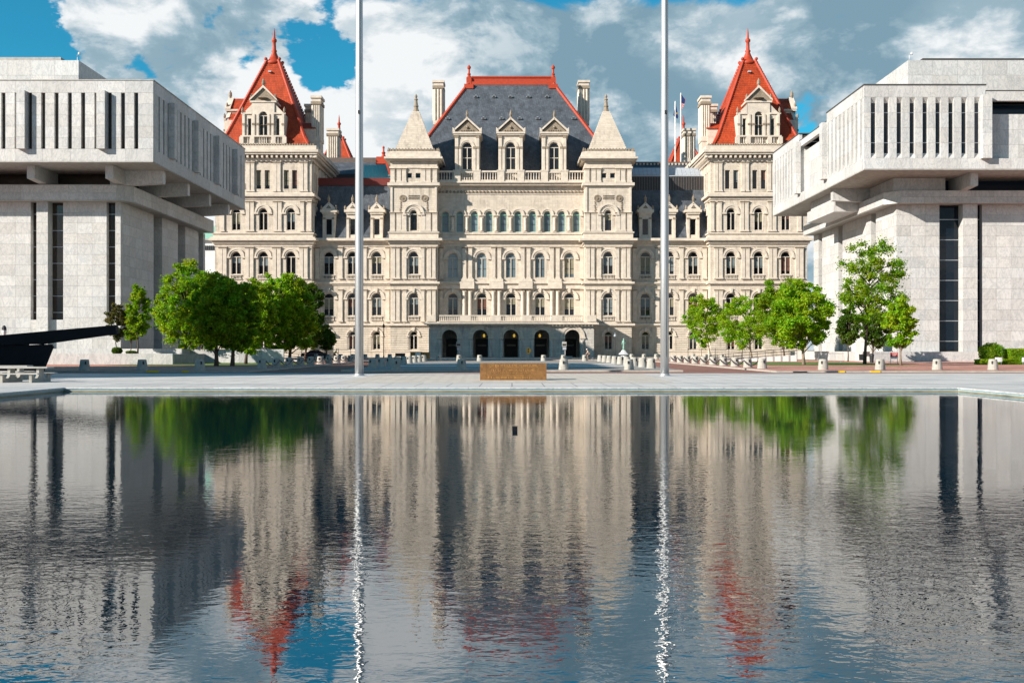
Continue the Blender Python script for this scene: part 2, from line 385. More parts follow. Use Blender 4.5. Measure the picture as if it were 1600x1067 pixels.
# ------------------------------------------------------------------ mesh helpers
class MB:
    def __init__(s): s.v = []; s.f = []; s.m = []; s.mats = []
    def mi(s, m):
        if m not in s.mats: s.mats.append(m)
        return s.mats.index(m)
    def poly(s, pts, m):
        b = len(s.v); s.v.extend([tuple(p) for p in pts]); s.f.append(tuple(range(b, b + len(pts)))); s.m.append(s.mi(m))
    def box(s, x0, x1, y0, y1, z0, z1, m):
        if x0 > x1: x0, x1 = x1, x0
        if y0 > y1: y0, y1 = y1, y0
        if z0 > z1: z0, z1 = z1, z0
        b = len(s.v)
        s.v.extend([(x0, y0, z0), (x1, y0, z0), (x1, y1, z0), (x0, y1, z0), (x0, y0, z1), (x1, y0, z1), (x1, y1, z1), (x0, y1, z1)])
        k = s.mi(m)
        for f in ((3, 2, 1, 0), (4, 5, 6, 7), (0, 1, 5, 4), (1, 2, 6, 5), (2, 3, 7, 6), (3, 0, 4, 7)):
            s.f.append(tuple(b + i for i in f)); s.m.append(k)
    def hexa(s, p, m):      # 8 arbitrary corners, same order as box
        b = len(s.v); s.v.extend([tuple(q) for q in p]); k = s.mi(m)
        for f in ((3, 2, 1, 0), (4, 5, 6, 7), (0, 1, 5, 4), (1, 2, 6, 5), (2, 3, 7, 6), (3, 0, 4, 7)):
            s.f.append(tuple(b + i for i in f)); s.m.append(k)
    def prism(s, pts, y0, y1, m):   # outline in x,z extruded in y
        n = len(pts); b = len(s.v); k = s.mi(m)
        s.v.extend([(p[0], y0, p[1]) for p in pts] + [(p[0], y1, p[1]) for p in pts])
        s.f.append(tuple(range(b, b + n))); s.m.append(k)
        s.f.append(tuple(range(b + 2 * n - 1, b + n - 1, -1))); s.m.append(k)
        for i in range(n):
            j = (i + 1) % n
            s.f.append((b + i, b + n + i, b + n + j, b + j)); s.m.append(k)
    def slab(s, pts, z0, z1, m):    # outline in x,y extruded in z
        n = len(pts); b = len(s.v); k = s.mi(m)
        s.v.extend([(p[0], p[1], z0) for p in pts] + [(p[0], p[1], z1) for p in pts])
        s.f.append(tuple(range(b + n - 1, b - 1, -1))); s.m.append(k)
        s.f.append(tuple(range(b + n, b + 2 * n))); s.m.append(k)
        for i in range(n):
            j = (i + 1) % n
            s.f.append((b + i, b + j, b + n + j, b + n + i)); s.m.append(k)
    def lathe(s, prof, cx, cy, m, n=12, rot=0.0, cap=True):
        b = len(s.v); k = s.mi(m); c = len(prof)
        for (r_, z) in prof:
            for i in range(n):
                a = rot + 2 * PI * i / n; s.v.append((cx + r_ * math.cos(a), cy + r_ * math.sin(a), z))
        for j in range(c - 1):
            for i in range(n):
                i2 = (i + 1) % n
                s.f.append((b + j * n + i, b + j * n + i2, b + (j + 1) * n + i2, b + (j + 1) * n + i)); s.m.append(k)
        if cap:
            s.f.append(tuple(b + (c - 1) * n + i for i in range(n))); s.m.append(k)
            s.f.append(tuple(b + i for i in range(n - 1, -1, -1))); s.m.append(k)
    def tube(s, pts, rad, m, n=6):
        b = len(s.v); k = s.mi(m); pts = [Vector(p) for p in pts]
        rs = rad if isinstance(rad, (list, tuple)) else [rad] * len(pts)
        for i, p in enumerate(pts):
            d = (pts[min(i + 1, len(pts) - 1)] - pts[max(i - 1, 0)])
            if d.length < 1e-6: d = Vector((0, 0, 1))
            d.normalize(); u = d.cross(Vector((0.13, 0.31, 0.94)))
            if u.length < 1e-3: u = d.cross(Vector((1, 0, 0)))
            u.normalize(); v = d.cross(u)
            for a in range(n):
                t_ = 2 * PI * a / n; s.v.append(tuple(p + (u * math.cos(t_) + v * math.sin(t_)) * rs[i]))
        for i in range(len(pts) - 1):
            for a in range(n):
                a2 = (a + 1) % n
                s.f.append((b + i * n + a, b + i * n + a2, b + (i + 1) * n + a2, b + (i + 1) * n + a)); s.m.append(k)
        s.f.append(tuple(b + i for i in range(n - 1, -1, -1))); s.m.append(k)
        e = b + (len(pts) - 1) * n
        s.f.append(tuple(e + i for i in range(n))); s.m.append(k)
    def mesh(s, name, smooth=False):
        me = bpy.data.meshes.new(name); me.from_pydata(s.v, [], s.f)
        for m in s.mats: me.materials.append(M[m])
        me.polygons.foreach_set('material_index', s.m)
        if smooth: me.polygons.foreach_set('use_smooth', [True] * len(s.f))
        me.update(); return me
    def build(s, name, parent=None, smooth=False, loc=None, rz=0.0):
        return place(name, s.mesh(name, smooth), parent, loc or (0, 0, 0), rz)

def place(name, me, parent=None, loc=(0, 0, 0), rz=0.0, scale=None):
    o = bpy.data.objects.new(name, me); COL.objects.link(o)
    o.location = loc; o.rotation_euler = (0, 0, rz)
    if scale: o.scale = scale
    if parent:
        o.parent = parent
        if parent.get('_abs', 1):    # child coordinates given in world space
            o.matrix_parent_inverse = PINV.get(parent.name, Matrix.Identity(4))
    return o
PINV = {}
def empty(name, loc=(0, 0, 0), rz=0.0):
    o = bpy.data.objects.new(name, None); COL.objects.link(o); o.location = loc; o.rotation_euler = (0, 0, rz)
    o.empty_display_size = 0.5
    PINV[o.name] = (Matrix.Translation(loc) @ Matrix.Rotation(rz, 4, 'Z')).inverted()
    return o
def tag(o, label, cat, group=None):
    o['label'] = label; o['category'] = cat
    if group: o['group'] = group
    return o
def struct(o): o['kind'] = 'structure'; return o
def local(o):      # children of this object use its own space
    PINV.pop(o.name, None); return o
def thing(name, label, cat, loc=(0, 0, 0), rz=0.0, group=None, loc_children=True):
    o = empty(name, loc, rz); tag(o, label, cat, group)
    if loc_children: local(o)
    return o
def dup(root, loc, rz=None, label=None, group=None, scale=None):
    r_ = root.copy(); COL.objects.link(r_); r_.location = loc
    if rz is not None: r_.rotation_euler = (0, 0, rz)
    if scale: r_.scale = scale
    if label: r_['label'] = label
    if group: r_['group'] = group
    for ch in list(root.children):
        c = ch.copy(); COL.objects.link(c); c.parent = r_
        for g_ in list(ch.children):
            q = g_.copy(); COL.objects.link(q); q.parent = c
    return r_
ORD = ['first', 'second', 'third', 'fourth', 'fifth', 'sixth', 'seventh', 'eighth', 'ninth', 'tenth', 'eleventh', 'twelfth', 'thirteenth']

def XP(px, d): return (px - 800.0) * d / FPX
def ZP(py, d): return EYE + (HOR - py) * d / FPX

# ------------------------------------------------------------------ ground, pool, road
PX0, PX1, PY0, PY1 = -19.8, 19.7, 1.2, 44.0
WATER_Z = -0.16
mb = MB()
X_ = 2500
for (a, b_, c, d) in ((-X_, X_, PY1 + 27, 3000), (-X_, PX0, -600, PY1 + 27), (PX1, X_, -600, PY1 + 27), (PX0, PX1, PY1, PY1 + 27), (PX0, PX1, -600, PY0)):
    mb.poly([(a, c, -0.02), (b_, c, -0.02), (b_, d, -0.02), (a, d, -0.02)], 'ground_stone')
struct(mb.build('ground'))
mb = MB()   # marble deck
for (a, b_, c, d) in ((-46, PX0 - 0.9, -25, 71), (PX1 + 0.9, 46, -25, 71), (PX0 - 0.9, PX1 + 0.9, PY1 + 0.9, 71), (PX0 - .9, PX1 + .9, -25, PY0 - .9)):
    mb.poly([(a, c, 0.0), (b_, c, 0.0), (b_, d, 0.0), (a, d, 0.0)], 'plaza_marble')
struct(mb.build('plaza_deck'))
mb = MB(); mb.poly([(-8.9, 50.5, 0.004), (8.3, 50.5, 0.004), (9.2, 70.0, 0.004), (-9.2, 70.0, 0.004)], 'plaza_pavers')
struct(mb.build('paver_panel'))
# water
mb = MB(); mb.poly([(PX0 - .05, PY0 - .05, WATER_Z), (PX1 + .05, PY0 - .05, WATER_Z), (PX1 + .05, PY1 + .05, WATER_Z), (PX0 - .05, PY1 + .05, WATER_Z)], 'pool_water')
struct(mb.build('pool_water'))
mb = MB()
th = 0.05
for (z0, z1, m_) in ((-0.105, -0.035, 'tile_blue'), (-0.30, -0.105, 'tile_brown')):
    e = 0.0 if m_ == 'tile_blue' else 0.012
    mb.box(PX0 - .3, PX1 + .3, PY1 - e, PY1 + .3, z0, z1, m_)
    mb.box(PX0 - .3, PX0 + e, PY0, PY1 - .02, z0, z1, m_)
    mb.box(PX1 - e, PX1 + .3, PY0, PY1 - .02, z0, z1, m_)
    mb.box(PX0, PX1, PY0 - .3, PY0 + e, z0, z1, m_)
wall = struct(mb.build('pool_wall'))
cop = struct(empty('pool_coping', (0, 44.5, 0)))
unit = MB(); unit.box(-.5, .5, -.5, .5, -.5, .5, 'marble'); UNIT = unit.mesh('slab')
def slab(name, parent, x0, x1, y0, y1, z0, z1):
    return place(name, UNIT, parent, ((x0 + x1) / 2, (y0 + y1) / 2, (z0 + z1) / 2), 0, (abs(x1 - x0), abs(y1 - y0), abs(z1 - z0)))
n = 22; L = (PX1 - PX0 + 1.8) / n
for i in range(n):
    x = PX0 - .9 + L * i
    slab('coping_stone', cop, x + .006, x + L - .006, PY1 - .05, PY1 + .9, -.033, 0.022)
n = 22; L = (PY1 - PY0) / n
for sx in (-1, 1):
    for i in range(n):
        y = PY0 + L * i - .05
        a = PX0 + .05 if sx < 0 else PX1 - .05
        slab('coping_stone', cop, a, a + sx * .95, y + .006, y + L - .006, -.033, 0.022)
slab('coping_stone', cop, PX0 - .9, PX1 + .9, PY0 - .96, PY0 - .06, -.033, 0.022)

# road and pavements
mb = MB(); mb.poly([(-120, 71, 0.004), (120, 71, 0.004), (120, 190, 0.004), (-120, 190, 0.004)], 'road_brick'); struct(mb.build('brick_road'))
def pavement(name, pts, top, kz=0.13):
    mb = MB(); mb.slab(pts, -0.01, kz, 'kerb'); o = struct(mb.build('kerb'))
    q = []
    cx = sum(p[0] for p in pts) / len(pts); cy = sum(p[1] for p in pts) / len(pts)
    for (x, y) in pts: q.append((x + (0.3 if x < cx else -0.3), y + (0.3 if y < cy else -0.3), kz + .004))
    mb = MB(); mb.poly(q, top); struct(mb.build(name))
pavement('island_paving', [(-13, 75.6), (13, 75.6), (12.3, 137), (-12.3, 137)], 'asphalt')
for s in (-1, 1):
    p = [(s * 19.4, 73), (s * 90, 73), (s * 90, 190), (s * 19.8, 190)]
    pavement('side_pavement', p if s > 0 else p[::-1], 'road_brick')
pavement('far_pavement', [(-60, 152), (60, 152), (60, 215), (-60, 215)], 'ground_stone', 0.15)
mb = MB()
for (y0, y1) in ((94, 97), (104, 108)): mb.poly([(-11, y0, .139), (11, y0, .139), (11, y1, .139), (-11, y1, .139)], 'white_paint')
struct(mb.build('road_marking'))
mb = MB()
for (a, b_) in ((-26.8, -25.9), (-24.2, -23.7)): mb.box(a, b_, 72.94, 73.3, 0.006, .14, 'yellow_paint')
for (a, b_) in ((23.9, 24.4), (26.3, 27.0)): mb.box(a, b_, 72.94, 73.3, 0.006, .14, 'yellow_paint')
struct(mb.build('kerb_paint'))
mb = MB(); mb.box(20.6, 21.6, 72.9, 73.1, 0.0, .10, 'dark_recess'); struct(mb.build('drain_opening'))
for s in (-1, 1):
    a, b_ = (19.9 + 1.4, 40)
    mb = MB(); q = [(s * 21.6, 103), (s * 26, 98), (s * 40, 97.5), (s * 41, 124), (s * 24, 124)]
    mb.poly(q if s > 0 else q[::-1], 'grass')
    for i in range(len(mb.v)): mb.v[i] = (mb.v[i][0], mb.v[i][1], .145)
    struct(mb.build('lawn'))

# ------------------------------------------------------------------ facade kit
class Frame:
    def __init__(s, ox, oy, rz=0.0): s.ox = ox; s.oy = oy; s.rz = rz; s.c = math.cos(rz); s.s = math.sin(rz)
    def P(s, u, out, z):
        x, y = u, -out
        return (s.ox + x * s.c - y * s.s, s.oy + x * s.s + y * s.c, z)
def wall_open(mb, F, u0, u1, z0, z1, ops, m, depth=0.6, n=10):
    """front wall with arched or square openings: ops = (centre, halfwidth, sill, spring, arched)"""
    ops = sorted(ops); u = u0
    Q = lambda pts: mb.poly([F.P(*p) for p in pts], m)
    for (c, hw, zs, zp, arched) in ops:
        if c - hw > u: Q([(u, 0, z0), (c - hw, 0, z0), (c - hw, 0, z1), (u, 0, z1)])
        if zs > z0: Q([(c - hw, 0, z0), (c + hw, 0, z0), (c + hw, 0, zs), (c - hw, 0, zs)])
        Q([(c - hw, 0, zs), (c + hw, 0, zs), (c + hw, -depth, zs), (c - hw, -depth, zs)])
        Q([(c - hw, 0, zs), (c - hw, -depth, zs), (c - hw, -depth, zp), (c - hw, 0, zp)])
        Q([(c + hw, -depth, zs), (c + hw, 0, zs), (c + hw, 0, zp), (c + hw, -depth, zp)])
        if arched:
            pr = (c - hw, zp)
            for i in range(1, n + 1):
                a = PI - PI * i / n; q = (c + hw * math.cos(a), zp + hw * math.sin(a))
                Q([(pr[0], 0, pr[1]), (q[0], 0, q[1]), (q[0], 0, z1), (pr[0], 0, z1)])
                Q([(pr[0], 0, pr[1]), (pr[0], -depth, pr[1]), (q[0], -depth, q[1]), (q[0], 0, q[1])])
                pr = q
        else:
            Q([(c - hw, 0, zp), (c + hw, 0, zp), (c + hw, 0, z1), (c - hw, 0, z1)])
            Q([(c - hw, 0, zp), (c - hw, -depth, zp), (c + hw, -depth, zp), (c + hw, 0, zp)])
        u = c + hw
    if u < u1: Q([(u, 0, z0), (u1, 0, z0), (u1, 0, z1), (u, 0, z1)])
CACHE = {}
def cached(key, fn):
    if key not in CACHE: CACHE[key] = fn()
    return CACHE[key]
def rk(*a): return tuple(round(x, 2) if isinstance(x, float) else x for x in a)

def archivolt_mesh(ri, ro, out, keystone, m='stone_trim'):
    mb = MB(); n = 12
    for (a_i, a_o, o0) in ((ri, (ri + ro) / 2, out * .6), ((ri + ro) / 2, ro, out)):
        for i in range(n):
            a = PI * i / n; b = PI * (i + 1) / n
            p = [(a_i, a), (a_o, a), (a_o, b), (a_i, b)]
            q = [(r_ * math.cos(t), r_ * math.sin(t)) for r_, t in p]
            mb.prism(q, -o0, 0.0, m)
    mb.box(-ro - .1, -ri, -out * 1.1, 0, -.28, 0, m); mb.box(ri, ro + .1, -out * 1.1, 0, -.28, 0, m)
    if keystone: mb.prism([(-.16, ri - .05), (.16, ri - .05), (.26, ro + .25), (-.26, ro + .25)], -out * 1.8, 0, m)
    return mb.mesh('archivolt')
def archivolt(par, F, u, z, ri, ro, out=.18, key=False, m='stone_trim'):
    out = out * 1.3
    me = cached(rk('arc', ri, ro, out, key, m), lambda: archivolt_mesh(ri, ro, out, key, m))
    return place('archivolt', me, par, F.P(u, 0.0, z), F.rz)
def pil_mesh(wd, h, out, m, rnd=False):
    mb = MB()
    mb.box(-wd / 2 - .1, wd / 2 + .1, -out - .12, 0, 0, .3, m)
    if rnd: mb.lathe([(wd / 2, .3), (wd / 2 * .85, h - .5)], 0, -out - .02, m, 10)
    else:
        mb.box(-wd / 2, wd / 2, -out, 0, .3, h - .5, m)
    mb.box(-wd / 2 - .04, wd / 2 + .04, -out - .05, 0, h - .5, h - .36, m)
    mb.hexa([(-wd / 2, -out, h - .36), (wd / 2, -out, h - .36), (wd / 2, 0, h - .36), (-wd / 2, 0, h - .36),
             (-wd / 2 - .14, -out - .14, h - .08), (wd / 2 + .14, -out - .14, h - .08), (wd / 2 + .14, 0, h - .08), (-wd / 2 - .14, 0, h - .08)], 'stone_carved_shaded' if m == 'stone_trim' else m)
    mb.box(-wd / 2 - .16, wd / 2 + .16, -out - .16, 0, h - .08, h, m)
    return mb.mesh('pilaster')
def pilaster(par, F, u, z0, z1, wd=.7, out=.2, m='stone_trim', rnd=False, name=None):
    out = out * 1.35 if not rnd else out
    me = cached(rk('pil', wd, z1 - z0, out, m, rnd), lambda: pil_mesh(wd, z1 - z0, out, m, rnd))
    return place(name or ('column' if rnd else 'pilaster'), me, par, F.P(u, 0.0, z0), F.rz)
def win_meshes(hw, h, hs, arched, mull, transom, glassm, fm):
    # origin at sill centre, in the opening plane; h = sill to spring, glass sits 0.4 m in
    fr = MB(); y0, y1 = .30, .42; t = .10 if hw > .6 else .05
    def outline(w_, top, n=10):
        pts = [(-w_, 0), (w_, 0)]
        if arched: pts += [(w_ * math.cos(PI * i / n), top + w_ * math.sin(PI * i / n)) for i in range(0, n + 1)]
        else: pts += [(w_, top), (-w_, top)]
        return pts
    fr.box(-hw, hw, y0 - .05, y1, 0, t, fm); fr.box(-hw, -hw + t, y0, y1, t, h, fm); fr.box(hw - t, hw, y0, y1, t, h, fm)
    if mull: fr.box(-.085, .085, y0 - .06, y1, t, h, fm)
    if transom: fr.box(-hw + t, hw - t, y0 - .05, y1, h - .09, h + .06, fm)
    fr.box(-hw + t, hw - t, y0 + .05, y1, h * .45, h * .45 + .06, 'glass_dark' if not transom else 'dark_metal')
    if arched:
        n = 10
        for i in range(n):
            a = PI * i / n; b = PI * (i + 1) / n
            fr.prism([((hw - t) * math.cos(a), h + (hw - t) * math.sin(a)), (hw * math.cos(a), h + hw * math.sin(a)), (hw * math.cos(b), h + hw * math.sin(b)), ((hw - t) * math.cos(b), h + (hw - t) * math.sin(b))], y0, y1, fm)
    else: fr.box(-hw, hw, y0, y1, h - t, h, fm)
    pn = MB(); pn.prism(outline(hw, h), .43, .50, glassm)
    return fr.mesh('window'), pn.mesh('pane')
BL = ['blind', 'blind', 'blind_grey', 'blind_red', 'blind_grey']
def window(par, F, u, z0, zs, hw, arched=True, mull=True, transom=True, glassm='glass_dark', blindp=.65, fm='frame_pale', sub=True):
    h = zs - z0
    fm_, pm = cached(rk('win', hw, h, arched, mull, transom, glassm, fm), lambda: win_meshes(hw, h, 0, arched, mull, transom, glassm, fm))
    o = place('window' if sub else 'window_frame', fm_, par, F.P(u, 0, z0), F.rz)
    if sub:
        q = place('pane', pm, o)
    else: q = place('pane', pm, par, F.P(u, 0, z0), F.rz)
    if sub and random.random() < blindp:
        k = random.choice((.35, .5, .5, .62, .8)); bm = random.choice(BL)
        def mk():
            b = MB(); b.box(-hw + .1, -.09, .418, .428, h * (1 - k), h - .1, bm); b.box(.09, hw - .1, .418, .428, h * (1 - k), h - .1, bm); return b.mesh('blind')
        place('blind', cached(rk('bl', hw, h, k, bm), mk), o)
    return o
def balus_mesh(L, h, out, pitch, m, recess):
    mb = MB(); n = max(2, int(L / pitch)); p = L / n
    mb.box(-L / 2, L / 2, -out, 0, h - .16 * h, h, m); mb.box(-L / 2, L / 2, -out, 0, 0, .14 * h, m)
    for i in range(n):
        x = -L / 2 + p * (i + .5); r_ = min(p * .30, .12)
        mb.lathe([(r_ * .8, .14 * h), (r_, .32 * h), (r_ * .55, .62 * h), (r_ * .85, .84 * h)], x, -out / 2, m, 6, 0, False)
    if recess: mb.box(-L / 2, L / 2, -.015, 0, .14 * h, .84 * h, 'core_dark')  # flat dark plate on the wall stands in for shade behind the balusters
    return mb.mesh('balustrade')
def balustrade(par, F, u, z0, z1, L, out=.3, base=0.0, pitch=.33, recess=True, m='stone_trim'):
    me = cached(rk('bal', L, z1 - z0, out, pitch, m, recess), lambda: balus_mesh(L, z1 - z0, out, pitch, m, recess))
    return place('balustrade', me, par, F.P(u, base, z0), F.rz)
def ring(mb, x0, x1, y0, y1, steps, m):
    for (z0, z1, o) in steps:
        o = o * (1.35 if o < .9 else 1.08)
        mb.box(x0 - o, x1 + o, y0 - o, y1 + o, z0, z1, m)

# ------------------------------------------------------------------ the capitol
cap = thing('capitol_building', 'ornate cream stone government palace with orange red pyramid tower roofs and slate centre roof', 'capitol', (0, 204, 0), loc_children=False)
X0 = -0.2
dP, dW, dT, dC, dPo = 202.0, 204.5, 201.0, 204.5, 194.5
def U(px, d): return (798.5 - px) * d / FPX
F_front = lambda d: Frame(0.0, d, 0.0)

def rusticated(mb, x0, x1, y0, y1, z0, z1, m, course=.46, groove=.07, gd=.10, ops=()):
    """base storey of projecting courses, cut round the window openings"""
    z = z0
    while z < z1 - .05:
        zt = min(z + course - groove, z1)
        segs = [(x0, x1)]
        for (c, hw, zs, zp, ar) in ops:
            top = zp + (hw if ar else 0)
            if zt > zs and z < top + .35:
                if ar and z > zp:
                    q = max(0.0, 1 - ((z - zp) / (hw + .35)) ** 2); w_ = (hw + .35) * math.sqrt(q)
                else: w_ = hw + (.35 if z > zp - .3 else 0.25)
                ns = []
                for (a, b) in segs:
                    if c - w_ > a and c + w_ < b: ns += [(a, c - w_), (c + w_, b)]
                    else: ns.append((a, b))
                segs = ns
        for (a, b) in segs: mb.box(a, b, y0 - gd, y0 - .001, z, zt, m)
        z += course

def facade_rows(d, centers, px_hw, rows, s):
    pass

def storey_windows(par, F, xs, d, lev, hwpx, key=True, extra=True, blindp=.65, ro=1.75, **kw):
    """arched windows with archivolts and little balustrades; lev=(glass top, spring, sill, balustrade bottom) in photo rows"""
    top, spr, sill, bb = lev
    hw = hwpx * d / FPX; zs = ZP(spr, d); z0 = ZP(sill, d)
    out = []
    for x in xs:
        window(par, F, x, z0, zs, hw, True, blindp=blindp, **kw)
        archivolt(par, F, x, zs, hw + .12, hw * ro, .22, key)
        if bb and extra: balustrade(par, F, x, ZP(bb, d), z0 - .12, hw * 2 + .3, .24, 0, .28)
        out.append((x, hw, z0, zs, True))
    return out

# ---- corner pavilions
for s in (-1, 1):
    xi, xo = X0 + s * U(487, dP), X0 + s * U(336, dP)
    xa, xb = min(xi, xo), max(xi, xo); ya, yb = dP, dP + 22
    F = F_front(dP); xc = (xa + xb) / 2
    cx = [X0 + s * U(p, dP) for p in (369.0, 411.4, 454.5)]
    mb = MB()
    ops1 = storey_windows(cap, F, cx, dP, (517, 524, 546, None), 6.2, True)
    ops2 = storey_windows(cap, F, cx, dP, (457, 466, 493, 501), 7.6, True)
    ops3 = storey_windows(cap, F, cx, dP, (391, 401.3, 428.6, 436.5), 7.6, False)
    ops4 = storey_windows(cap, F, cx, dP, (324, 332.6, 359.8, None), 6.7, False, ro=2.0)
    hw5 = 3.9 * dP / FPX
    c5 = []
    for p in (356.0, 369.0, 404.0, 417.5, 447.2, 460.2):
        x = X0 + s * U(p, dP); c5.append((x, hw5, ZP(295.4, dP), ZP(266, dP), False))
        window(cap, F, x, ZP(295.4, dP), ZP(266, dP), hw5, False, False, False)
    Z = lambda p: ZP(p, dP)
    wall_open(mb, F, xa, xb, 0, Z(505), ops1, 'stone_cream'); rusticated(mb, xa, xb, dP, 0, 1.2, Z(510), 'stone_cream', ops=ops1)
    wall_open(mb, F, xa, xb, Z(505), Z(440), ops2, 'stone_cream')
    wall_open(mb, F, xa, xb, Z(440), Z(376), ops3, 'stone_cream')
    wall_open(mb, F, xa, xb, Z(376), Z(305), ops4, 'stone_cream')
    wall_open(mb, F, xa, xb, Z(305), Z(226), c5, 'stone_cream')
    # the other sides
    mb.box(xa, xb, yb - .5, yb, 0, Z(226), 'stone_cream')
    if s < 0: so_ = (xa, xa + .5); Fi = Frame(xb, dP, R(90)); sg = 1
    else: so_ = (xb - .5, xb); Fi = Frame(xa, dP, R(-90)); sg = -1
    mb.box(so_[0], so_[1], dP + .62, yb - .5, 0, Z(226), 'stone_cream')
    iv = [sg * v for v in (4.2, 11, 17.8)]; lo, hi = min(0, sg * 22), max(0, sg * 22)
    i4 = storey_windows(cap, Fi, iv, dP, (324, 332.6, 359.8, None), 6.7, False, ro=2.0)
    i5 = []
    for v in iv:
        for dv in (-.85, .85):
            i5.append((v + dv, hw5, Z(295.4), Z(266), False)); window(cap, Fi, v + dv, Z(295.4), Z(266), hw5, False, False, False)
    wall_open(mb, Fi, lo, hi, 0, Z(376), [], 'stone_cream')
    wall_open(mb, Fi, lo, hi, Z(376), Z(305), i4, 'stone_cream')
    wall_open(mb, Fi, lo, hi, Z(305), Z(226), i5, 'stone_cream')
    mb.box(xa + .1, xb - .1, dP + .7, yb - .1, Z(228), Z(227), 'stone_trim')
    mb.build('pavilion_wall', cap)
    # bands and cornices
    mb = MB(); W_ = dict(x0=xa, x1=xb, y0=ya, y1=yb)
    ring(mb, xa, xb, ya, yb, [(Z(511), Z(508.5), .18), (Z(508.5), Z(505), .45)], 'stone_trim')
    ring(mb, xa, xb, ya, yb, [(Z(446), Z(443.5), .12), (Z(443.5), Z(440), .38)], 'stone_trim'); mb.build('string_course', cap)
    mb = MB(); ring(mb, xa, xb, ya, yb, [(Z(385), Z(381), .10), (Z(381), Z(376.5), .35), (Z(376.5), Z(373.5), .95), (Z(373.5), Z(371), .6), (Z(371), Z(366), .22), (Z(366), Z(363.8), .38)], 'stone_trim'); mb.build('cornice', cap)
    mb = MB(); ring(mb, xa, xb, ya, yb, [(Z(312), Z(307.5), .12), (Z(307.5), Z(303.4), .5), (Z(303.4), Z(301), .2)], 'stone_trim'); mb.build('string_course', cap)
    mb = MB(); ring(mb, xa, xb, ya, yb, [(Z(252.5), Z(248), .22), (Z(243), Z(240), 1.25), (Z(240), Z(236), 1.5), (Z(236), Z(229.5), .85)], 'stone_trim')
    k = int((xb - xa + 2) / .95)
    for i in range(k + 1):
        x = xa - 1 + (xb - xa + 2) * i / k; mb.box(x - .2, x + .2, ya - 1.1, ya, Z(248), Z(243), 'stone_trim')
    xe = xb if s < 0 else xa; sg2 = 1 if s < 0 else -1
    for i in range(24):
        y = ya - .8 + i * .98; mb.box(xe, xe + sg2 * 1.1, y - .2, y + .2, Z(248), Z(243), 'stone_trim')
    mb.build('cornice', cap)
    mb = MB()   # leafy cresting above the cornice
    for i in range(40):
        x = xa - .7 + (xb - xa + 1.4) * (i + .5) / 40
        mb.prism([(x - .22, Z(229.5)), (x + .22, Z(229.5)), (x + .16, Z(226.5)), (x, Z(225.2)), (x - .16, Z(226.5))], ya - .8, ya - .5, 'stone_carved_shaded')
    mb.box(xa - .7, xb + .7, ya - .48, ya - .2, Z(229.5), Z(226.8), 'stone_carved_shaded')
    mb.build('leaf_cresting', cap)['kind'] = 'stuff'
    # pilasters
    for (lev, wd) in (((440 + 63, 452), .75), ((436, 386), .75)):
        for p in (345, 351.5, 386.5, 393.5, 429, 436, 471, 478):
            pilaster(cap, F, X0 + s * U(p, dP), Z(lev[0]), Z(lev[1]), wd, .22)
    for p in (348, 387.3, 394.3, 430.5, 437.5, 472.5, 484):
        pilaster(cap, F, X0 + s * U(p, dP), Z(362), Z(314.5), .72, .2)
    for p in (340, 346, 388, 395, 430, 436, 471.5, 478):
        pilaster(cap, F, X0 + s * U(p, dP), Z(278 + 22), Z(253), .7, .2)
    for v in (1.0, 7.6, 14.4, 21.2):
        pilaster(cap, Fi, sg * v, Z(362), Z(314.5), .72, .2); pilaster(cap, Fi, sg * v, Z(300), Z(253), .7, .2)
    for p in (381, 391, 434.3):
        me = cached('roundel', lambda: (lambda b: (b.lathe([(.62, 0), (.62, .12), (.42, .12), (.42, .06), (.2, .06), (.2, .15)], 0, 0, 'stone_carved_shaded', 12), b.mesh('roundel'))[1])(MB()))
        o = place('roundel', me, cap, F.P(X0 + s * U(p, dP), 0.02, Z(291))); o.rotation_euler = (R(90), 0, 0)
    # pyramid roof
    yc = dP + 9.3; rb = 226.0
    def sqring(hf, z): return [(xc - hf, yc - hf, z), (xc + hf, yc - hf, z), (xc + hf, yc + hf, z), (xc - hf, yc + hf, z)]
    prof = [(9.1, ZP(226.3, 203)), (8.15, ZP(216, 204)), (7.45, ZP(205, 205)), (1.2, ZP(96, 211))]
    def pyramid(xc, yc, prof, parent, k=1.0, fin=True):
        mb = MB()
        rings = [[(xc - h_, yc - h_, z), (xc + h_, yc - h_, z), (xc + h_, yc + h_, z), (xc - h_, yc + h_, z)] for h_, z in prof]
        for a, b in zip(rings[:-1], rings[1:]):
            for i in range(4): j = (i + 1) % 4; mb.poly([a[i], a[j], b[j], b[i]], 'roof_red')
        mb.poly(rings[-1], 'roof_red'); rf = mb.build('tower_roof', parent)
        mb = MB()
        for i in range(4):
            pts = [Vector(r_[i]) for r_ in rings]
            for a, b in zip(pts[:-1], pts[1:]):
                nseg = max(1, int((b - a).length / .62))
                for q in range(nseg):
                    p0 = a.lerp(b, (q + .04) / nseg); p1 = a.lerp(b, (q + .93) / nseg)
                    mb.tube([p0, p1], [.30 * k, .40 * k], 'terracotta', 6)
        o = mb.build('hip_tiles', rf); o['kind'] = 'stuff'
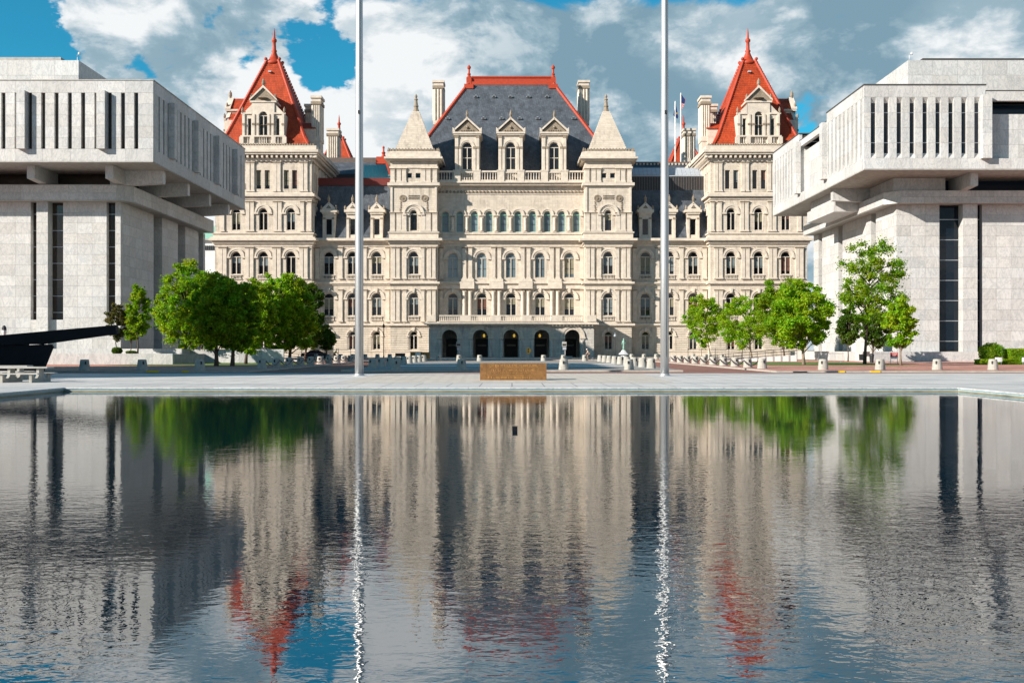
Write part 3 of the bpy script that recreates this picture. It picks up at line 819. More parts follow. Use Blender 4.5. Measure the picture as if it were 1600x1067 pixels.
        if fin:
            zt = prof[-1][1]; mb = MB(); tp = prof[-1][0]
            mb.lathe([(tp * 1.45, zt - .9), (tp * 1.6, zt - .3), (tp * 1.15, zt), (tp * .75, zt + .9), (.48 * k, zt + 1.9 * k), (.62 * k, zt + 2.2 * k), (.4 * k, zt + 2.5 * k), (.33 * k, zt + 4.0 * k),
                      (.55 * k, zt + 4.25 * k), (.55 * k, zt + 4.6 * k), (.25 * k, zt + 4.9 * k), (.16 * k, zt + 6.2 * k), (.03, zt + 7.1 * k)], xc, yc, 'terracotta', 10)
            for a in range(4):
                mb.lathe([(.01, zt - .2), (.34 * k, zt), (.34 * k, zt + .35), (.01, zt + .55)], xc + (1 if a in (0, 1) else -1) * tp * 1.2, yc + (1 if a in (1, 2) else -1) * tp * 1.2, 'terracotta', 8)
            mb.build('finial', rf, True)
        return rf
    rf = pyramid(xc, yc, prof, cap)
    rf['label'] = 'orange red tiled pyramid roof'
    vb = MB(); vb.box(-.3, .3, -.3, .3, 0, .3, 'white_panel'); vb.build('roof_vent', rf, loc=(xc - .3, yc - 2.6, ZP(112, 208)))
    # rear pavilion far behind
    mb = MB(); yr = dP + 88.5
    mb.box(xa, xb, yr - 10, yr + 10, 20, Z(226), 'stone_cream'); mb.build('rear_pavilion', cap)
    pyramid(xc, yr, [(10, Z(226)), (8.5, Z(205)), (1.25, ZP(96, 212))], cap)

    # tall ribbed chimneys behind the pavilion
    def chimney(x0, x1, y0, y1, z0, z1, m='stone_trim', ribs=4):
        mb = MB(); mb.box(x0, x1, y0, y1, z0, z1 - 1.8, m)
        n = ribs; wx = (x1 - x0) / n
        for i in range(n):
            a = x0 + wx * (i + .5)
            mb.lathe([(wx * .36, z0 + (z1 - z0) * .30), (wx * .36, z1 - 2.0)], a, y0 - .02, m, 8)
            mb.lathe([(wx * .36, z0 + (z1 - z0) * .30), (wx * .36, z1 - 2.0)], a, y1 + .02, m, 8)
        ny = max(2, int((y1 - y0) / wx)); wy = (y1 - y0) / ny
        for i in range(ny):
            a = y0 + wy * (i + .5)
            for xx in (x0 - .02, x1 + .02): mb.lathe([(wy * .36, z0 + (z1 - z0) * .30), (wy * .36, z1 - 2.0)], xx, a, m, 8)
        mb.box(x0 - .15, x1 + .15, y0 - .15, y1 + .15, z0 + (z1 - z0) * .22, z0 + (z1 - z0) * .30, m)
        mb.box(x0 - .25, x1 + .25, y0 - .25, y1 + .25, z1 - 1.8, z1 - 1.2, 'stone_carved_shaded')
        mb.box(x0 - .08, x1 + .08, y0 - .08, y1 + .08, z1 - 1.2, z1 - .5, m); mb.box(x0 - .3, x1 + .3, y0 - .3, y1 + .3, z1 - .5, z1, m)
        mb.build('chimney', cap)
    def chim(pa, pb, top, bot, d, dep, ribs=4):
        a, b = X0 + s * U(pa, d), X0 + s * U(pb, d); chimney(min(a, b), max(a, b), d, d + dep, ZP(bot, d), ZP(top, d), ribs=ribs)
    chim(487.6, 500.5, 150, 241, 207.5, 3.2, 4); chim(477.5, 487.3, 163, 236, 213.5, 2.6, 3)
    mb = MB(); ga, gb = sorted((X0 + s * U(489, 205.5), X0 + s * U(462, 205.5))); zg0, zg1 = ZP(227, 205.5), ZP(191, 205.5)
    mb.box(ga, gb, 207.2, 211.5, zg0, zg1 - 1.0, 'stone_trim')
    mb.hexa([(ga - .2, 206.9, zg1 - 1.0), (gb + .2, 206.9, zg1 - 1.0), (gb + .2, 211.8, zg1 - 1.0), (ga - .2, 211.8, zg1 - 1.0), (ga - .2, 209.2, zg1 + .6), (gb + .2, 209.2, zg1 + .6), (gb + .2, 209.5, zg1 + .6), (ga - .2, 209.5, zg1 + .6)], 'roof_red')
    mb.build('side_gable', cap); chim(511.5, 528, 201, 268, 238, 3.2, 5)
    chim(677.5, 692, 126, 215, 223, 3.5, 3)

# ---- triple dormer of the pavilions (shared meshes, origin at the foot centre)
def dormer_big():
    h = (226.5 - 178) * dP / FPX; k = dP / FPX
    W = 33.5 * k; wc = 17.5 * k
    zp = (226.5 - 157.5) * k; za = (226.5 - 137) * k
    zw0 = (226.5 - 211.5) * k; zs = (226.5 - 180.5) * k; hw = 6.5 * k
    zs1 = (226.5 - 184.7) * k
    F = Frame(0, 0); mb = MB()
    wall_open(mb, F, -W, W, 0, h, [(-22 * k, 2.7 * k, zw0, zs1, False), (0, hw, zw0, h - .01, False), (22 * k, 2.7 * k, zw0, zs1, False)], 'stone_trim', .5)
    mb.box(-W, W, .6, 7, 0, h, 'stone_trim'); mb.box(-W, -W + .5, .02, .6, 0, h, 'stone_trim'); mb.box(W - .5, W, .02, .6, 0, h, 'stone_trim')
    b = MB(); wall_open(b, Frame(0, -.22), -wc, wc, h - .01 - 2.2, zp, [(0, hw, h - 2.2, zs, True)], 'stone_trim', .6)
    b.box(-wc, wc, .4, 6.5, h, zp, 'stone_trim')
    for sx in (-1, 1): b.box(sx * wc, sx * hw, -.22, .2, zw0, h - 2.21, 'stone_trim')
    for sx in (-1, 1):    # half pediments of the side bays
        b.prism([(sx * wc, h), (sx * W, h), (sx * wc, h + 2.1)], .0, .7, 'stone_trim'); b.prism([(sx * wc, h), (sx * W, h), (sx * wc, h + 1.9)], .71, 5.5, 'roof_red')
        b.box(sx * wc, sx * (W + .15), -.25, .2, h - .02, h + .28, 'stone_trim')
    g = MB(); g.prism([(-wc - .3, zp), (wc + .3, zp), (0, za)], -.1, .6, 'stone_carved_shaded'); g.prism([(-wc - .3, zp), (wc + .3, zp), (0, za + .2)], .61, 6.2, 'roof_red')
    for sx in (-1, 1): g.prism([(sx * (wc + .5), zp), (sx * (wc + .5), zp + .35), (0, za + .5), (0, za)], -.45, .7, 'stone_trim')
    g.box(-wc - .4, wc + .4, -.4, 6.2, zp - .35, zp - .002, 'stone_trim')
    g.lathe([(wc * .5, zp + .5), (wc * .3, zp + .5)], 0, -.12, 'stone_carved_shaded', 10)
    f = MB()
    def fin(x, z, q=1.0):
        f.lathe([(.3 * q, z), (.2 * q, z + .3 * q), (.32 * q, z + .5 * q), (.3 * q, z + 1.1 * q), (.12 * q, z + 1.35 * q), (.12 * q, z + 1.5 * q), (.02, z + 1.6 * q)], x, -.1, 'stone_carved_shaded', 8)
    fin(0, za + .2, 1.1)
    for sx in (-1, 1): fin(sx * (wc + .15), zp + .2, .8); fin(sx * (W - .1), h + .2, .8)
    bl = MB()
    zb = zw0 - .05
    for (c, wd) in ((-22 * k, 6 * k), (0, 14 * k), (22 * k, 6 * k)):
        n = max(2, int(wd / .32))
        for i in range(n):
            x = c - wd / 2 + wd * (i + .5) / n; bl.lathe([(.09, .3), (.12, .8), (.07, 1.3), (.1, zb - .3)], x, -.36, 'stone_trim', 6, 0, False)
        bl.box(c - wd / 2, c + wd / 2, -.015, -.005, .25, zb - .2, 'core_dark')  # dark plate painted in as the shade between these balusters
    bl.box(-W - .2, W + .2, -.6, -.02, zb - .3, zb, 'stone_trim'); bl.box(-W - .2, W + .2, -.6, -.02, 0, .3, 'stone_trim')
    for x in (-W, -wc * .95, wc * .95, W): bl.box(x - .42, x + .42, -.62, -.01, .3, zb - .3, 'stone_trim')
    pl = MB()
    for x in (-W + .35, -wc + .35, -hw - .25, hw + .25, wc - .35, W - .35):
        yo = -.45 if abs(x) < wc else -.25
        pl.box(x - .22, x + .22, yo, -.0, zb, h - 2.3, 'stone_trim'); pl.box(x - .3, x + .3, yo - .1, 0, h - 2.3, h - 1.9, 'stone_carved_shaded')
        pl.box(x - .24, x + .24, yo, 0, h - 1.9, h - .03, 'stone_trim')
    return dict(body=mb.mesh('dormer'), bay=b.mesh('centre_bay'), ped=g.mesh('pediment'), fin=f.mesh('finial'), bal=bl.mesh('balustrade'), pil=pl.mesh('pilaster'),
                hw=hw, zw0=zw0, zs=zs, zs1=zs1, k=k)
DB = dormer_big()
def put_dormer(D_, x, y, z, rz):
    o = place('dormer', D_['body'], cap, (x, y, z), rz)
    for nm, key in (('centre_bay', 'bay'), ('pediment', 'ped'), ('finial', 'fin'), ('balustrade', 'bal'), ('pilaster', 'pil')):
        if key in D_:
            q = place(nm, D_[key], o)
            if nm in ('pilaster', 'finial'): q['kind'] = 'stuff'
    F = Frame(0, 0)
    return o
F00 = Frame(0, 0)
for s in (-1, 1):
    xc = X0 + s * (U(487, dP) + U(336, dP)) / 2
    for (x, y, rz) in ((xc, dP + .15, 0), (xc + s * 9.3, dP + 9.6, s * R(90))):
        o = put_dormer(DB, x, y, ZP(227, dP), rz)
        k = DB['k']
        window(o, Frame(0, -.22), 0, DB['zw0'], DB['zs'], DB['hw'], True, sub=False)
        for c in (-22 * k, 22 * k): window(o, F00, c, DB['zw0'], DB['zs1'], 2.7 * k, False, False, False, sub=False)

# ---- wings with mansard roofs
def dormer_small():
    k = dW / FPX; F = Frame(0, 0); mb = MB()
    W = 9.6 * k; h = (373 - 328) * k; hw = 4.5 * k; zw0 = (373 - 367) * k; zs = (373 - 342) * k
    wall_open(mb, F, -W, W, 0, h - .9, [(0, hw, zw0, zs, False)], 'stone_trim', .45)
    mb.box(-W, W, .5, 4.5, 0, h - .9, 'stone_trim')
    for sx in (-1, 1):
        mb.box(sx * W, sx * (W - .5), -.2, 0, 0, zs + .2, 'stone_trim'); mb.box(sx * (W + .06), sx * (W - .56), -.28, 0, zs - .1, zs + .25, 'stone_carved_shaded')
        mb.box(sx * W, sx * (W - .1), .01, .5, 0, h - .9, 'stone_trim')
    mb.box(-W - .1, W + .1, -.3, 4.5, h - .9, h - .5, 'stone_trim')
    g = MB(); wo_ = W + .45; za = (373 - 316) * k
    g.box(-wo_, wo_, -.5, 4.4, h - .5, h, 'stone_trim')
    g.prism([(-wo_, h), (wo_, h), (wo_ * .5, h + .75), (0, za), (-wo_ * .5, h + .75)], -.35, 4.2, 'stone_trim')
    g.prism([(-.5, h + .3), (.5, h + .3), (0, h + .95)], -.42, -.36, 'core_dark')
    g.prism([(-.38, h + .36), (.38, h + .36), (0, h + .82)], -.47, -.43, 'stone_carved_shaded')
    f = MB(); f.lathe([(.34, za - .4), (.18, za), (.26, za + .35), (.28, za + .9), (.1, za + 1.2), (.1, za + 1.35), (.02, za + 1.6)], 0, -.1, 'stone_carved_shaded', 8)
    for sx in (-1, 1): f.lathe([(.16, h), (.22, h + .35), (.2, h + .6), (.03, h + .95)], sx * (wo_ - .2), -.3, 'stone_carved_shaded', 8)
    return dict(body=mb.mesh('dormer'), ped=g.mesh('pediment'), fin=f.mesh('finial'), hw=hw, zw0=zw0, zs=zs)
DS = dormer_small()
for s in (-1, 1):
    F = F_front(dW); Z = lambda p: ZP(p, dW)
    a, b = X0 + s * U(610, dW), X0 + s * U(489.5, dW); xa, xb = min(a, b) - .3, max(a, b) + .3
    cx = [X0 + s * U(p, dW) for p in (513.7, 551.0, 588.5)]
    mb = MB()
    o1 = storey_windows(cap, F, cx, dW, (517, 524, 546, None), 5.9, True)
    o2 = storey_windows(cap, F, cx, dW, (457, 466, 493.3, 501), 7.7, True)
    o3 = storey_windows(cap, F, cx, dW, (391, 401.5, 429, 436.5), 7.8, False)
    wall_open(mb, F, xa, xb, 0, Z(505), o1, 'stone_cream'); rusticated(mb, xa, xb, dW, 0, 1.2, Z(509), 'stone_cream', ops=o1)
    wall_open(mb, F, xa, xb, Z(505), Z(440), o2, 'stone_cream'); wall_open(mb, F, xa, xb, Z(440), Z(374), o3, 'stone_cream')
    mb.build('wing_wall', cap)
    mb = MB()
    for (p0, p1, o) in ((511, 508.5, .15), (508.5, 505.5, .38), (446, 443.5, .12), (443.5, 441, .32)): mb.box(xa, xb, dW - o * 1.4, dW + .0, Z(p0), Z(p1), 'stone_trim')
    mb.build('string_course', cap)
    mb = MB()
    for (p0, p1, o) in ((385, 381, .1), (381, 377, .3), (377, 373, .85)): mb.box(xa, xb, dW - o * 1.4, dW + 1.0, Z(p0), Z(p1), 'stone_trim')
    mb.build('cornice', cap)
    for lev in ((503, 452), (436, 386)):
        for p in (496, 532.3, 570.0, 605.5): pilaster(cap, F, X0 + s * U(p, dW), Z(lev[0]), Z(lev[1]), .8, .2)
    # mansard
    mb = MB(); y0, y1 = dW + .2, dW + 4.5; zt = ZP(290 if s < 0 else 297, y1)
    mb.poly([(xa, y0, Z(373)), (xb, y0, Z(373)), (xb, y1, zt), (xa, y1, zt)], 'roof_slate')
    mb.poly([(xa, y1, zt), (xb, y1, zt), (xb, y1 + 16, zt + .5), (xa, y1 + 16, zt + .5)], 'roof_slate')
    rf = mb.build('mansard_roof', cap)
    mb = MB()
    if s < 0:
        mb.box(xa, xb, y1 - .25, y1 + .4, zt, ZP(278.5, y1), 'dark_red_metal'); mb.build('roof_curb', rf)
    else:
        mb.box(xa, xb, y1 + .0, y1 + .5, zt, ZP(276, y1), 'dark_metal')
        for i in range(30): x = xa + (xb - xa) * (i + .5) / 30; mb.box(x - .05, x + .05, y1 - .06, y1 - .0, zt, ZP(276, y1), 'brown_metal')
        mb.box(xa, xb, y1 - .15, y1 + .3, ZP(276, y1), ZP(274.6, y1), 'white_panel')
        mb.build('roof_screen', rf)
        mb = MB()
        n = 18
        for i in range(n):
            x = xa + (xb - xa) * i / n; x2 = xa + (xb - xa) * (i + .94) / n
            z0_, z1_ = ZP(273.5, y1 + 2), ZP(262.5, y1 + 4)
            mb.hexa([(x, y1 + 2, z0_ - .1), (x2, y1 + 2, z0_ - .1), (x2, y1 + 4, z1_ - .1), (x, y1 + 4, z1_ - .1), (x, y1 + 2, z0_), (x2, y1 + 2, z0_), (x2, y1 + 4, z1_), (x, y1 + 4, z1_)], 'white_panel')
        mb.build('skylight', rf)
    for c in cx:
        o = place('dormer', DS['body'], cap, (c, dW + .15, Z(373)))
        place('pediment', DS['ped'], o); place('finial', DS['fin'], o)
        window(o, F00, 0, DS['zw0'], DS['zs'], DS['hw'], False, False, False, sub=False)
        zt_ = DS['zw0'] + (DS['zs'] - DS['zw0']) * .76
    # roofs behind the wing
    mb = MB(); d2 = 226.0
    zb = ZP(286, d2)
    mb.box(xa - 2, xb + 3, d2 + 6, d2 + 10, ZP(256, d2 + 6) - 8, ZP(246.5 if s < 0 else 253, d2 + 6), 'brown_metal')
    mb.poly([(xa - 2, d2, ZP(272, d2)), (xb + 3, d2, ZP(272, d2)), (xb + 3, d2 + 6, ZP(254 if s < 0 else 258, d2 + 6)), (xa - 2, d2 + 6, ZP(254 if s < 0 else 258, d2 + 6))], 'roof_slate')
    mb.box(xa - 2, xb + 3, d2 + .05, d2 + 5, ZP(272, d2) - 6, ZP(272, d2) - .02, 'core_dark'); 
    mb.build('rear_roof', cap)
    mb = MB()
    for i in range(26):
        x = xa - 2 + (xb - xa + 5) * i / 26; mb.box(x, x + .35, d2 + 5.6, d2 + 5.95, ZP(258.5, d2 + 6), ZP(255.5, d2 + 6), 'stone_trim')
    if s > 0: mb.build('roof_cresting', cap)['kind'] = 'stuff'
    if s < 0:   # glazed lantern beside the left tower
        g0, g1 = XP(566, 215), XP(612, 215); mb = MB(); n = 9
        for i in range(n):
            x = g0 + (g1 - g0) * i / n; x2 = g0 + (g1 - g0) * (i + .9) / n
            mb.hexa([(x, 214, ZP(279, 214) - .1), (x2, 214, ZP(279, 214) - .1), (x2, 217.5, ZP(258, 217.5) - .1), (x, 217.5, ZP(258, 217.5) - .1),
                     (x, 214, ZP(279, 214)), (x2, 214, ZP(279, 214)), (x2, 217.5, ZP(258, 217.5)), (x, 217.5, ZP(258, 217.5))], 'glass_teal')
            mb.hexa([(x2, 214, ZP(279, 214) - .1), (x2 + .07, 214, ZP(279, 214) - .1), (x2 + .07, 217.5, ZP(258, 217.5) - .1), (x2, 217.5, ZP(258, 217.5) - .1),
                     (x2, 214, ZP(279, 214) + .08), (x2 + .07, 214, ZP(279, 214) + .08), (x2 + .07, 217.5, ZP(258, 217.5) + .08), (x2, 217.5, ZP(258, 217.5) + .08)], 'white_panel')
        mb.build('skylight', cap)
        mb = MB(); d3 = 213.5
        c0 = XP(597, d3); zb_, zt_ = ZP(256, d3), ZP(245, d3)
        mb.prism([(XP(587, d3), zb_), (XP(609, d3), zb_), (XP(603, d3), zt_), (XP(588, d3), zt_)], d3, d3 + 1.2, 'terracotta')
        mb.prism([(XP(603, d3), zt_), (XP(611, d3), ZP(274, d3)), (XP(609, d3), ZP(276, d3)), (XP(599, d3), zt_)], d3 - .3, d3, 'terracotta')
        mb.lathe([(.55, zt_), (.3, zt_ + .6), (.45, zt_ + .9), (.2, zt_ + 1.2), (.18, zt_ + 1.8), (.28, zt_ + 2.1), (.02, zt_ + 2.4)], c0 + .25, d3 + .5, 'terracotta', 8)
        mb.build('roof_gable', cap)

# ---- central towers with stone spires
for s in (-1, 1):
    F = F_front(dT); Z = lambda p: ZP(p, dT)
    a, b = X0 + s * U(683, dT), X0 + s * U(610, dT); xa, xb = min(a, b), max(a, b); xc = (xa + xb) / 2
    yb = dT + 10
    mb = MB()
    o1 = storey_windows(cap, F, [xc], dT, (517, 524, 546, None), 5.9, True)
    o2 = storey_windows(cap, F, [xc], dT, (457, 466, 493.3, 501), 7.7, True)
    o3 = storey_windows(cap, F, [xc], dT, (391, 401.5, 428.6, 436.2), 7.8, False)
    o4 = storey_windows(cap, F, [xc], dT, (327, 334.5, 360.7, None), 5.6, False, mull=False, ro=1.9)
    archivolt(cap, F, xc, Z(334.5), 5.6 * dT / FPX * 2.0, 16.5 * dT / FPX, .34, False)
    o5 = []
    for dx_ in (-6.8, 6.8):
        x = xc + dx_ * dT / FPX; o5.append((x, 3.9 * dT / FPX, Z(278.3), Z(270.6), False))
        window(cap, F, x, Z(278.3), Z(270.6), 3.9 * dT / FPX, False, False, False, 'glass_blue', blindp=0)
    wall_open(mb, F, xa, xb, 0, Z(508), o1, 'stone_cream'); rusticated(mb, xa, xb, dT, 0, 1.2, Z(509), 'stone_cream', ops=o1)
    for (zlo, zhi, oo) in ((508, 441, o2), (441, 373, o3), (373, 288, o4), (288, 249, o5)): wall_open(mb, F, xa, xb, Z(zlo), Z(zhi), oo, 'stone_cream')
    mb.box(xa, xa + .5, dT + .62, yb, 0, Z(249), 'stone_cream'); mb.box(xb - .5, xb, dT + .62, yb, 0, Z(249), 'stone_cream'); mb.box(xa, xb, yb, yb + .5, 20, Z(249), 'stone_cream')
    mb.poly([(xa, dT, 0), (xa, dT + .62, 0), (xa, dT + .62, Z(249)), (xa, dT, Z(249))], 'stone_cream'); mb.poly([(xb, dT, 0), (xb, dT + .62, 0), (xb, dT + .62, Z(249)), (xb, dT, Z(249))], 'stone_cream')
    mb.build('tower_wall', cap)
    mb = MB(); ring(mb, xa, xb, dT, yb, [(Z(511), Z(509), .15), (Z(508.8), Z(505.5), .45), (Z(446), Z(443.5), .12), (Z(443.5), Z(440.5), .4)], 'stone_trim'); mb.build('string_course', cap)
    mb = MB(); ring(mb, xa, xb, dT, yb, [(Z(385), Z(381), .1), (Z(381), Z(376.5), .3), (Z(376.5), Z(373), .8), (Z(373), Z(364.5), .2), (Z(364.5), Z(362.5), .35)], 'stone_trim'); mb.build('cornice', cap)
    mb = MB(); ring(mb, xa, xb, dT, yb, [(Z(293), Z(290.5), .1), (Z(290.5), Z(286), .4)], 'stone_trim'); mb.build('string_course', cap)
    mb = MB(); ring(mb, xa, xb, dT, yb, [(Z(263), Z(260.5), .15), (Z(252), Z(249.5), .5), (Z(249.5), Z(246.5), .85), (Z(246.5), Z(238.5), .5), (Z(238.5), Z(237), .3)], 'stone_trim'); mb.build('cornice', cap)
    mb = MB()
    for i in range(16):
        x = xa - .35 + (xb - xa + .7) * (i + .5) / 16
        mb.prism([(x - .24, Z(237)), (x + .24, Z(237)), (x + .2, Z(233.5)), (x, Z(232)), (x - .2, Z(233.5))], dT - .4, dT - .15, 'stone_carved_shaded')
    mb.box(xa - .35, xb + .35, dT - .14, dT + .1, Z(237), Z(234), 'stone_carved_shaded')
    for xx in (xa - .35, xb + .35): mb.prism([(xx - .25, Z(237)), (xx + .25, Z(237)), (xx, Z(230.8))], dT - .5, dT - .1, 'stone_carved_shaded')
    mb.build('leaf_cresting', cap)['kind'] = 'stuff'
    for lev in ((503, 452), (436, 386)):
        for p in (-31.5, -24.5, -14, 14, 24.5, 31.5): pilaster(cap, F, xc + p * dT / FPX, Z(lev[0]), Z(lev[1]), .7, .2)
    for p in (-33, -23, -15, 15, 23, 33):
        pilaster(cap, F, xc + p * dT / FPX, Z(362), Z(332), .95, .22); pilaster(cap, F, xc + p * dT / FPX, Z(285.5), Z(263.2), .85, .2)
    for sx in (-1, 1):
        mb = MB(); mb.box(xc + sx * 34.5 * dT / FPX - .2, xc + sx * 34.5 * dT / FPX + .2, dT - .2, dT, Z(332), Z(293), 'stone_trim'); mb.build('corner_shaft', cap)
    for sx in (-17, 17):
        o = place('roundel', CACHE['roundel'], cap, (xc + sx * dT / FPX, dT - .02, Z(310))); o.rotation_euler = (R(90), 0, 0); o.scale = (1.15, 1.15, 1)
    mb = MB(); nn = 9
    for i in range(nn):
        for j in range(3):
            x = xc + (-9 + 18 * (i + .5) / nn) * dT / FPX; z = Z(312) + (Z(304.5) - Z(312)) * (j + .5) / 3
            q = .11; mb.prism([(x - q, z), (x, z - q), (x + q, z), (x, z + q)], dT - .14, dT, 'stone_carved_shaded')
    for sx in (-1, 1):
        for j in range(6):
            x = xc + sx * 21 * dT / FPX + random.uniform(-.08, .08); z = Z(330) + j * .36; mb.prism([(x - .18, z), (x, z - .15), (x + .18, z), (x, z + .18)], dT - .14, dT, 'stone_carved_shaded')
    mb.build('carved_panel', cap)
    # spire: stepped courses
    zc0, zc1 = Z(237), ZP(175, dT + 4.5); hb = 31.5 * dT / FPX; ht = 5.0 * dT / FPX; yc = dT + 4.9
    mb = MB(); n = 21
    for i in range(n):
        t0, t1 = i / n, (i + 1) / n
        h0 = hb + (ht - hb) * t0; h1 = hb + (ht - hb) * t1
        z0_ = zc0 + (zc1 - zc0) * t0; z1_ = zc0 + (zc1 - zc0) * t1
        mb.hexa([(xc - h0, yc - h0, z0_), (xc + h0, yc - h0, z0_), (xc + h0, yc + h0, z0_), (xc - h0, yc + h0, z0_),
                 (xc - h1 - .12, yc - h1 - .12, z1_), (xc + h1 + .12, yc - h1 - .12, z1_), (xc + h1 + .12, yc + h1 + .12, z1_), (xc - h1 - .12, yc + h1 + .12, z1_)], 'stone_cream')
    sp = mb.build('spire', cap)
    mb = MB(); mb.lathe([(ht * 1.15, zc1), (ht * .8, zc1 + .5), (.42, zc1 + 1.0), (.55, zc1 + 1.2), (.38, zc1 + 1.5), (.28, zc1 + 2.4), (.42, zc1 + 2.6), (.2, zc1 + 2.9), (.3, zc1 + 3.3), (.02, zc1 + 3.8)], xc, yc, 'stone_carved_shaded', 8)
    mb.build('finial', sp)

# ---- centre block
F = F_front(dC); Z = lambda p: ZP(p, dC)
xa, xb = X0 - U(684, dC), X0 + U(684, dC)
cx5 = [XP(p, dC) for p in (707.5, 752.9, 798.4, 843.9, 889.6)]
mb = MB()
c2 = storey_windows(cap, F, cx5, dC, (457, 466, 493.3, None), 7.9, True, blindp=1.0)
c3 = storey_windows(cap, F, cx5, dC, (391, 403.5, 434, None), 7.9, False, blindp=.2, glassm='glass_pale')
hw4 = 5.3 * dC / FPX; c4 = []
for p in (696, 718.5, 741.5, 764.3, 786.6, 809.4, 832.3, 855.2, 877.7, 900.5):
    x = XP(p, dC); c4.append((x, hw4, Z(362.6), Z(336), True))
    window(cap, F, x, Z(362.6), Z(336), hw4, True, False, True, 'glass_pale', 0, 'copper_green')
    archivolt(cap, F, x, Z(336), hw4 + .1, 10.2 * dC / FPX, .25, False)
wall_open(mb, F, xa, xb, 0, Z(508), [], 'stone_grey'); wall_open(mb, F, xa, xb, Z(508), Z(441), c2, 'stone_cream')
wall_open(mb, F, xa, xb, Z(441), Z(373), c3, 'stone_cream'); wall_open(mb, F, xa, xb, Z(373), Z(286), c4, 'stone_cream')
mb.build('centre_wall', cap)
for p in (707.1, 729.9, 752.9, 775.5, 798, 820.8, 843.7, 866.4, 889.1): pilaster(cap, F, XP(p, dC), Z(363), Z(337), .62, .26, rnd=True)
for (lev, r_) in (((503, 452), True), ((436, 386), False)):
    for m_ in (730.2, 775.6, 821.1, 866.7):
        for q in (-4.6, 4.6): pilaster(cap, F, XP(m_ + q, dC), Z(lev[0]), Z(lev[1]), .78, .45 if r_ else .3, rnd=r_)
    for m_ in (689.5, 909): pilaster(cap, F, XP(m_, dC), Z(lev[0]), Z(lev[1]), .7, .25)
mb = MB()
for (p0, p1, o) in ((451.5, 446, .35), (446, 443.5, .3), (443.5, 440.5, .6), (508, 505, .3)): mb.box(xa, xb, dC - o * 1.35, dC, Z(p0), Z(p1), 'stone_trim')
for m_ in (730.2, 775.6, 821.1, 866.7): mb.box(XP(m_ - 11, dC), XP(m_ + 11, dC), dC - 1.0, dC - .82, Z(451.5), Z(440.5), 'stone_trim'); mb.box(XP(m_ - 10.5, dC), XP(m_ + 10.5, dC), dC - .62, dC, Z(440), Z(436), 'stone_trim')
mb.build('string_course', cap)
mb = MB()
for (p0, p1, o) in ((385, 381, .1), (381, 376.5, .3), (376.5, 373, .8), (373, 366.5, .15), (366.5, 364, .3)): mb.box(xa, xb, dC - o * 1.35, dC, Z(p0), Z(p1), 'stone_trim')
mb.build('cornice', cap)
mb = MB()
for (p0, p1, o) in ((303.5, 302.5, .12), (291, 287.5, .75), (287.5, 285.2, 1.05)): mb.box(xa, xb, dC - o * 1.35, dC + .0, Z(p0), Z(p1), 'stone_trim')
mb.box(xa, xb, dC, dC + 3, Z(286), Z(285.2), 'stone_trim'); mb.build('cornice', cap)
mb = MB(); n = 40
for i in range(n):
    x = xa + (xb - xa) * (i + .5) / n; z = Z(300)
    mb.lathe([(.05, z - .28), (.26, z - .1), (.26, z + .12), (.05, z + .28)], x, dC - .08, 'stone_carved_shaded', 6)
    mb.box(x - .3, x + .3, dC - .06, dC, z - .42, z - .32, 'stone_carved_shaded')
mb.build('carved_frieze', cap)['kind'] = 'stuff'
# roof balustrade with posts
edges = [684, 711, 722, 739, 749, 779, 790, 806, 817, 847, 858, 875, 886, 913]
yb_ = Frame(0, dC - .85)
for a, b in ((684, 709.5), (751.5, 777.0), (819.0, 844.5), (887.5, 913)):
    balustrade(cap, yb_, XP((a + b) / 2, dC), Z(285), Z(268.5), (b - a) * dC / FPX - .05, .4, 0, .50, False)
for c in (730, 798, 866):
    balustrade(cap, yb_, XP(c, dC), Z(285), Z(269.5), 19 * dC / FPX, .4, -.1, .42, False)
    for sx in (-1, 1):
        mb = MB(); x = XP(c + sx * 15.5, dC); mb.box(x - .72, x + .72, dC - 1.32, dC + .3, Z(285.2), Z(268), 'stone_trim'); mb.box(x - .8, x + .8, dC - 1.40, dC + .3, Z(269.5), Z(267.5), 'stone_trim'); mb.build('balustrade_post', cap)

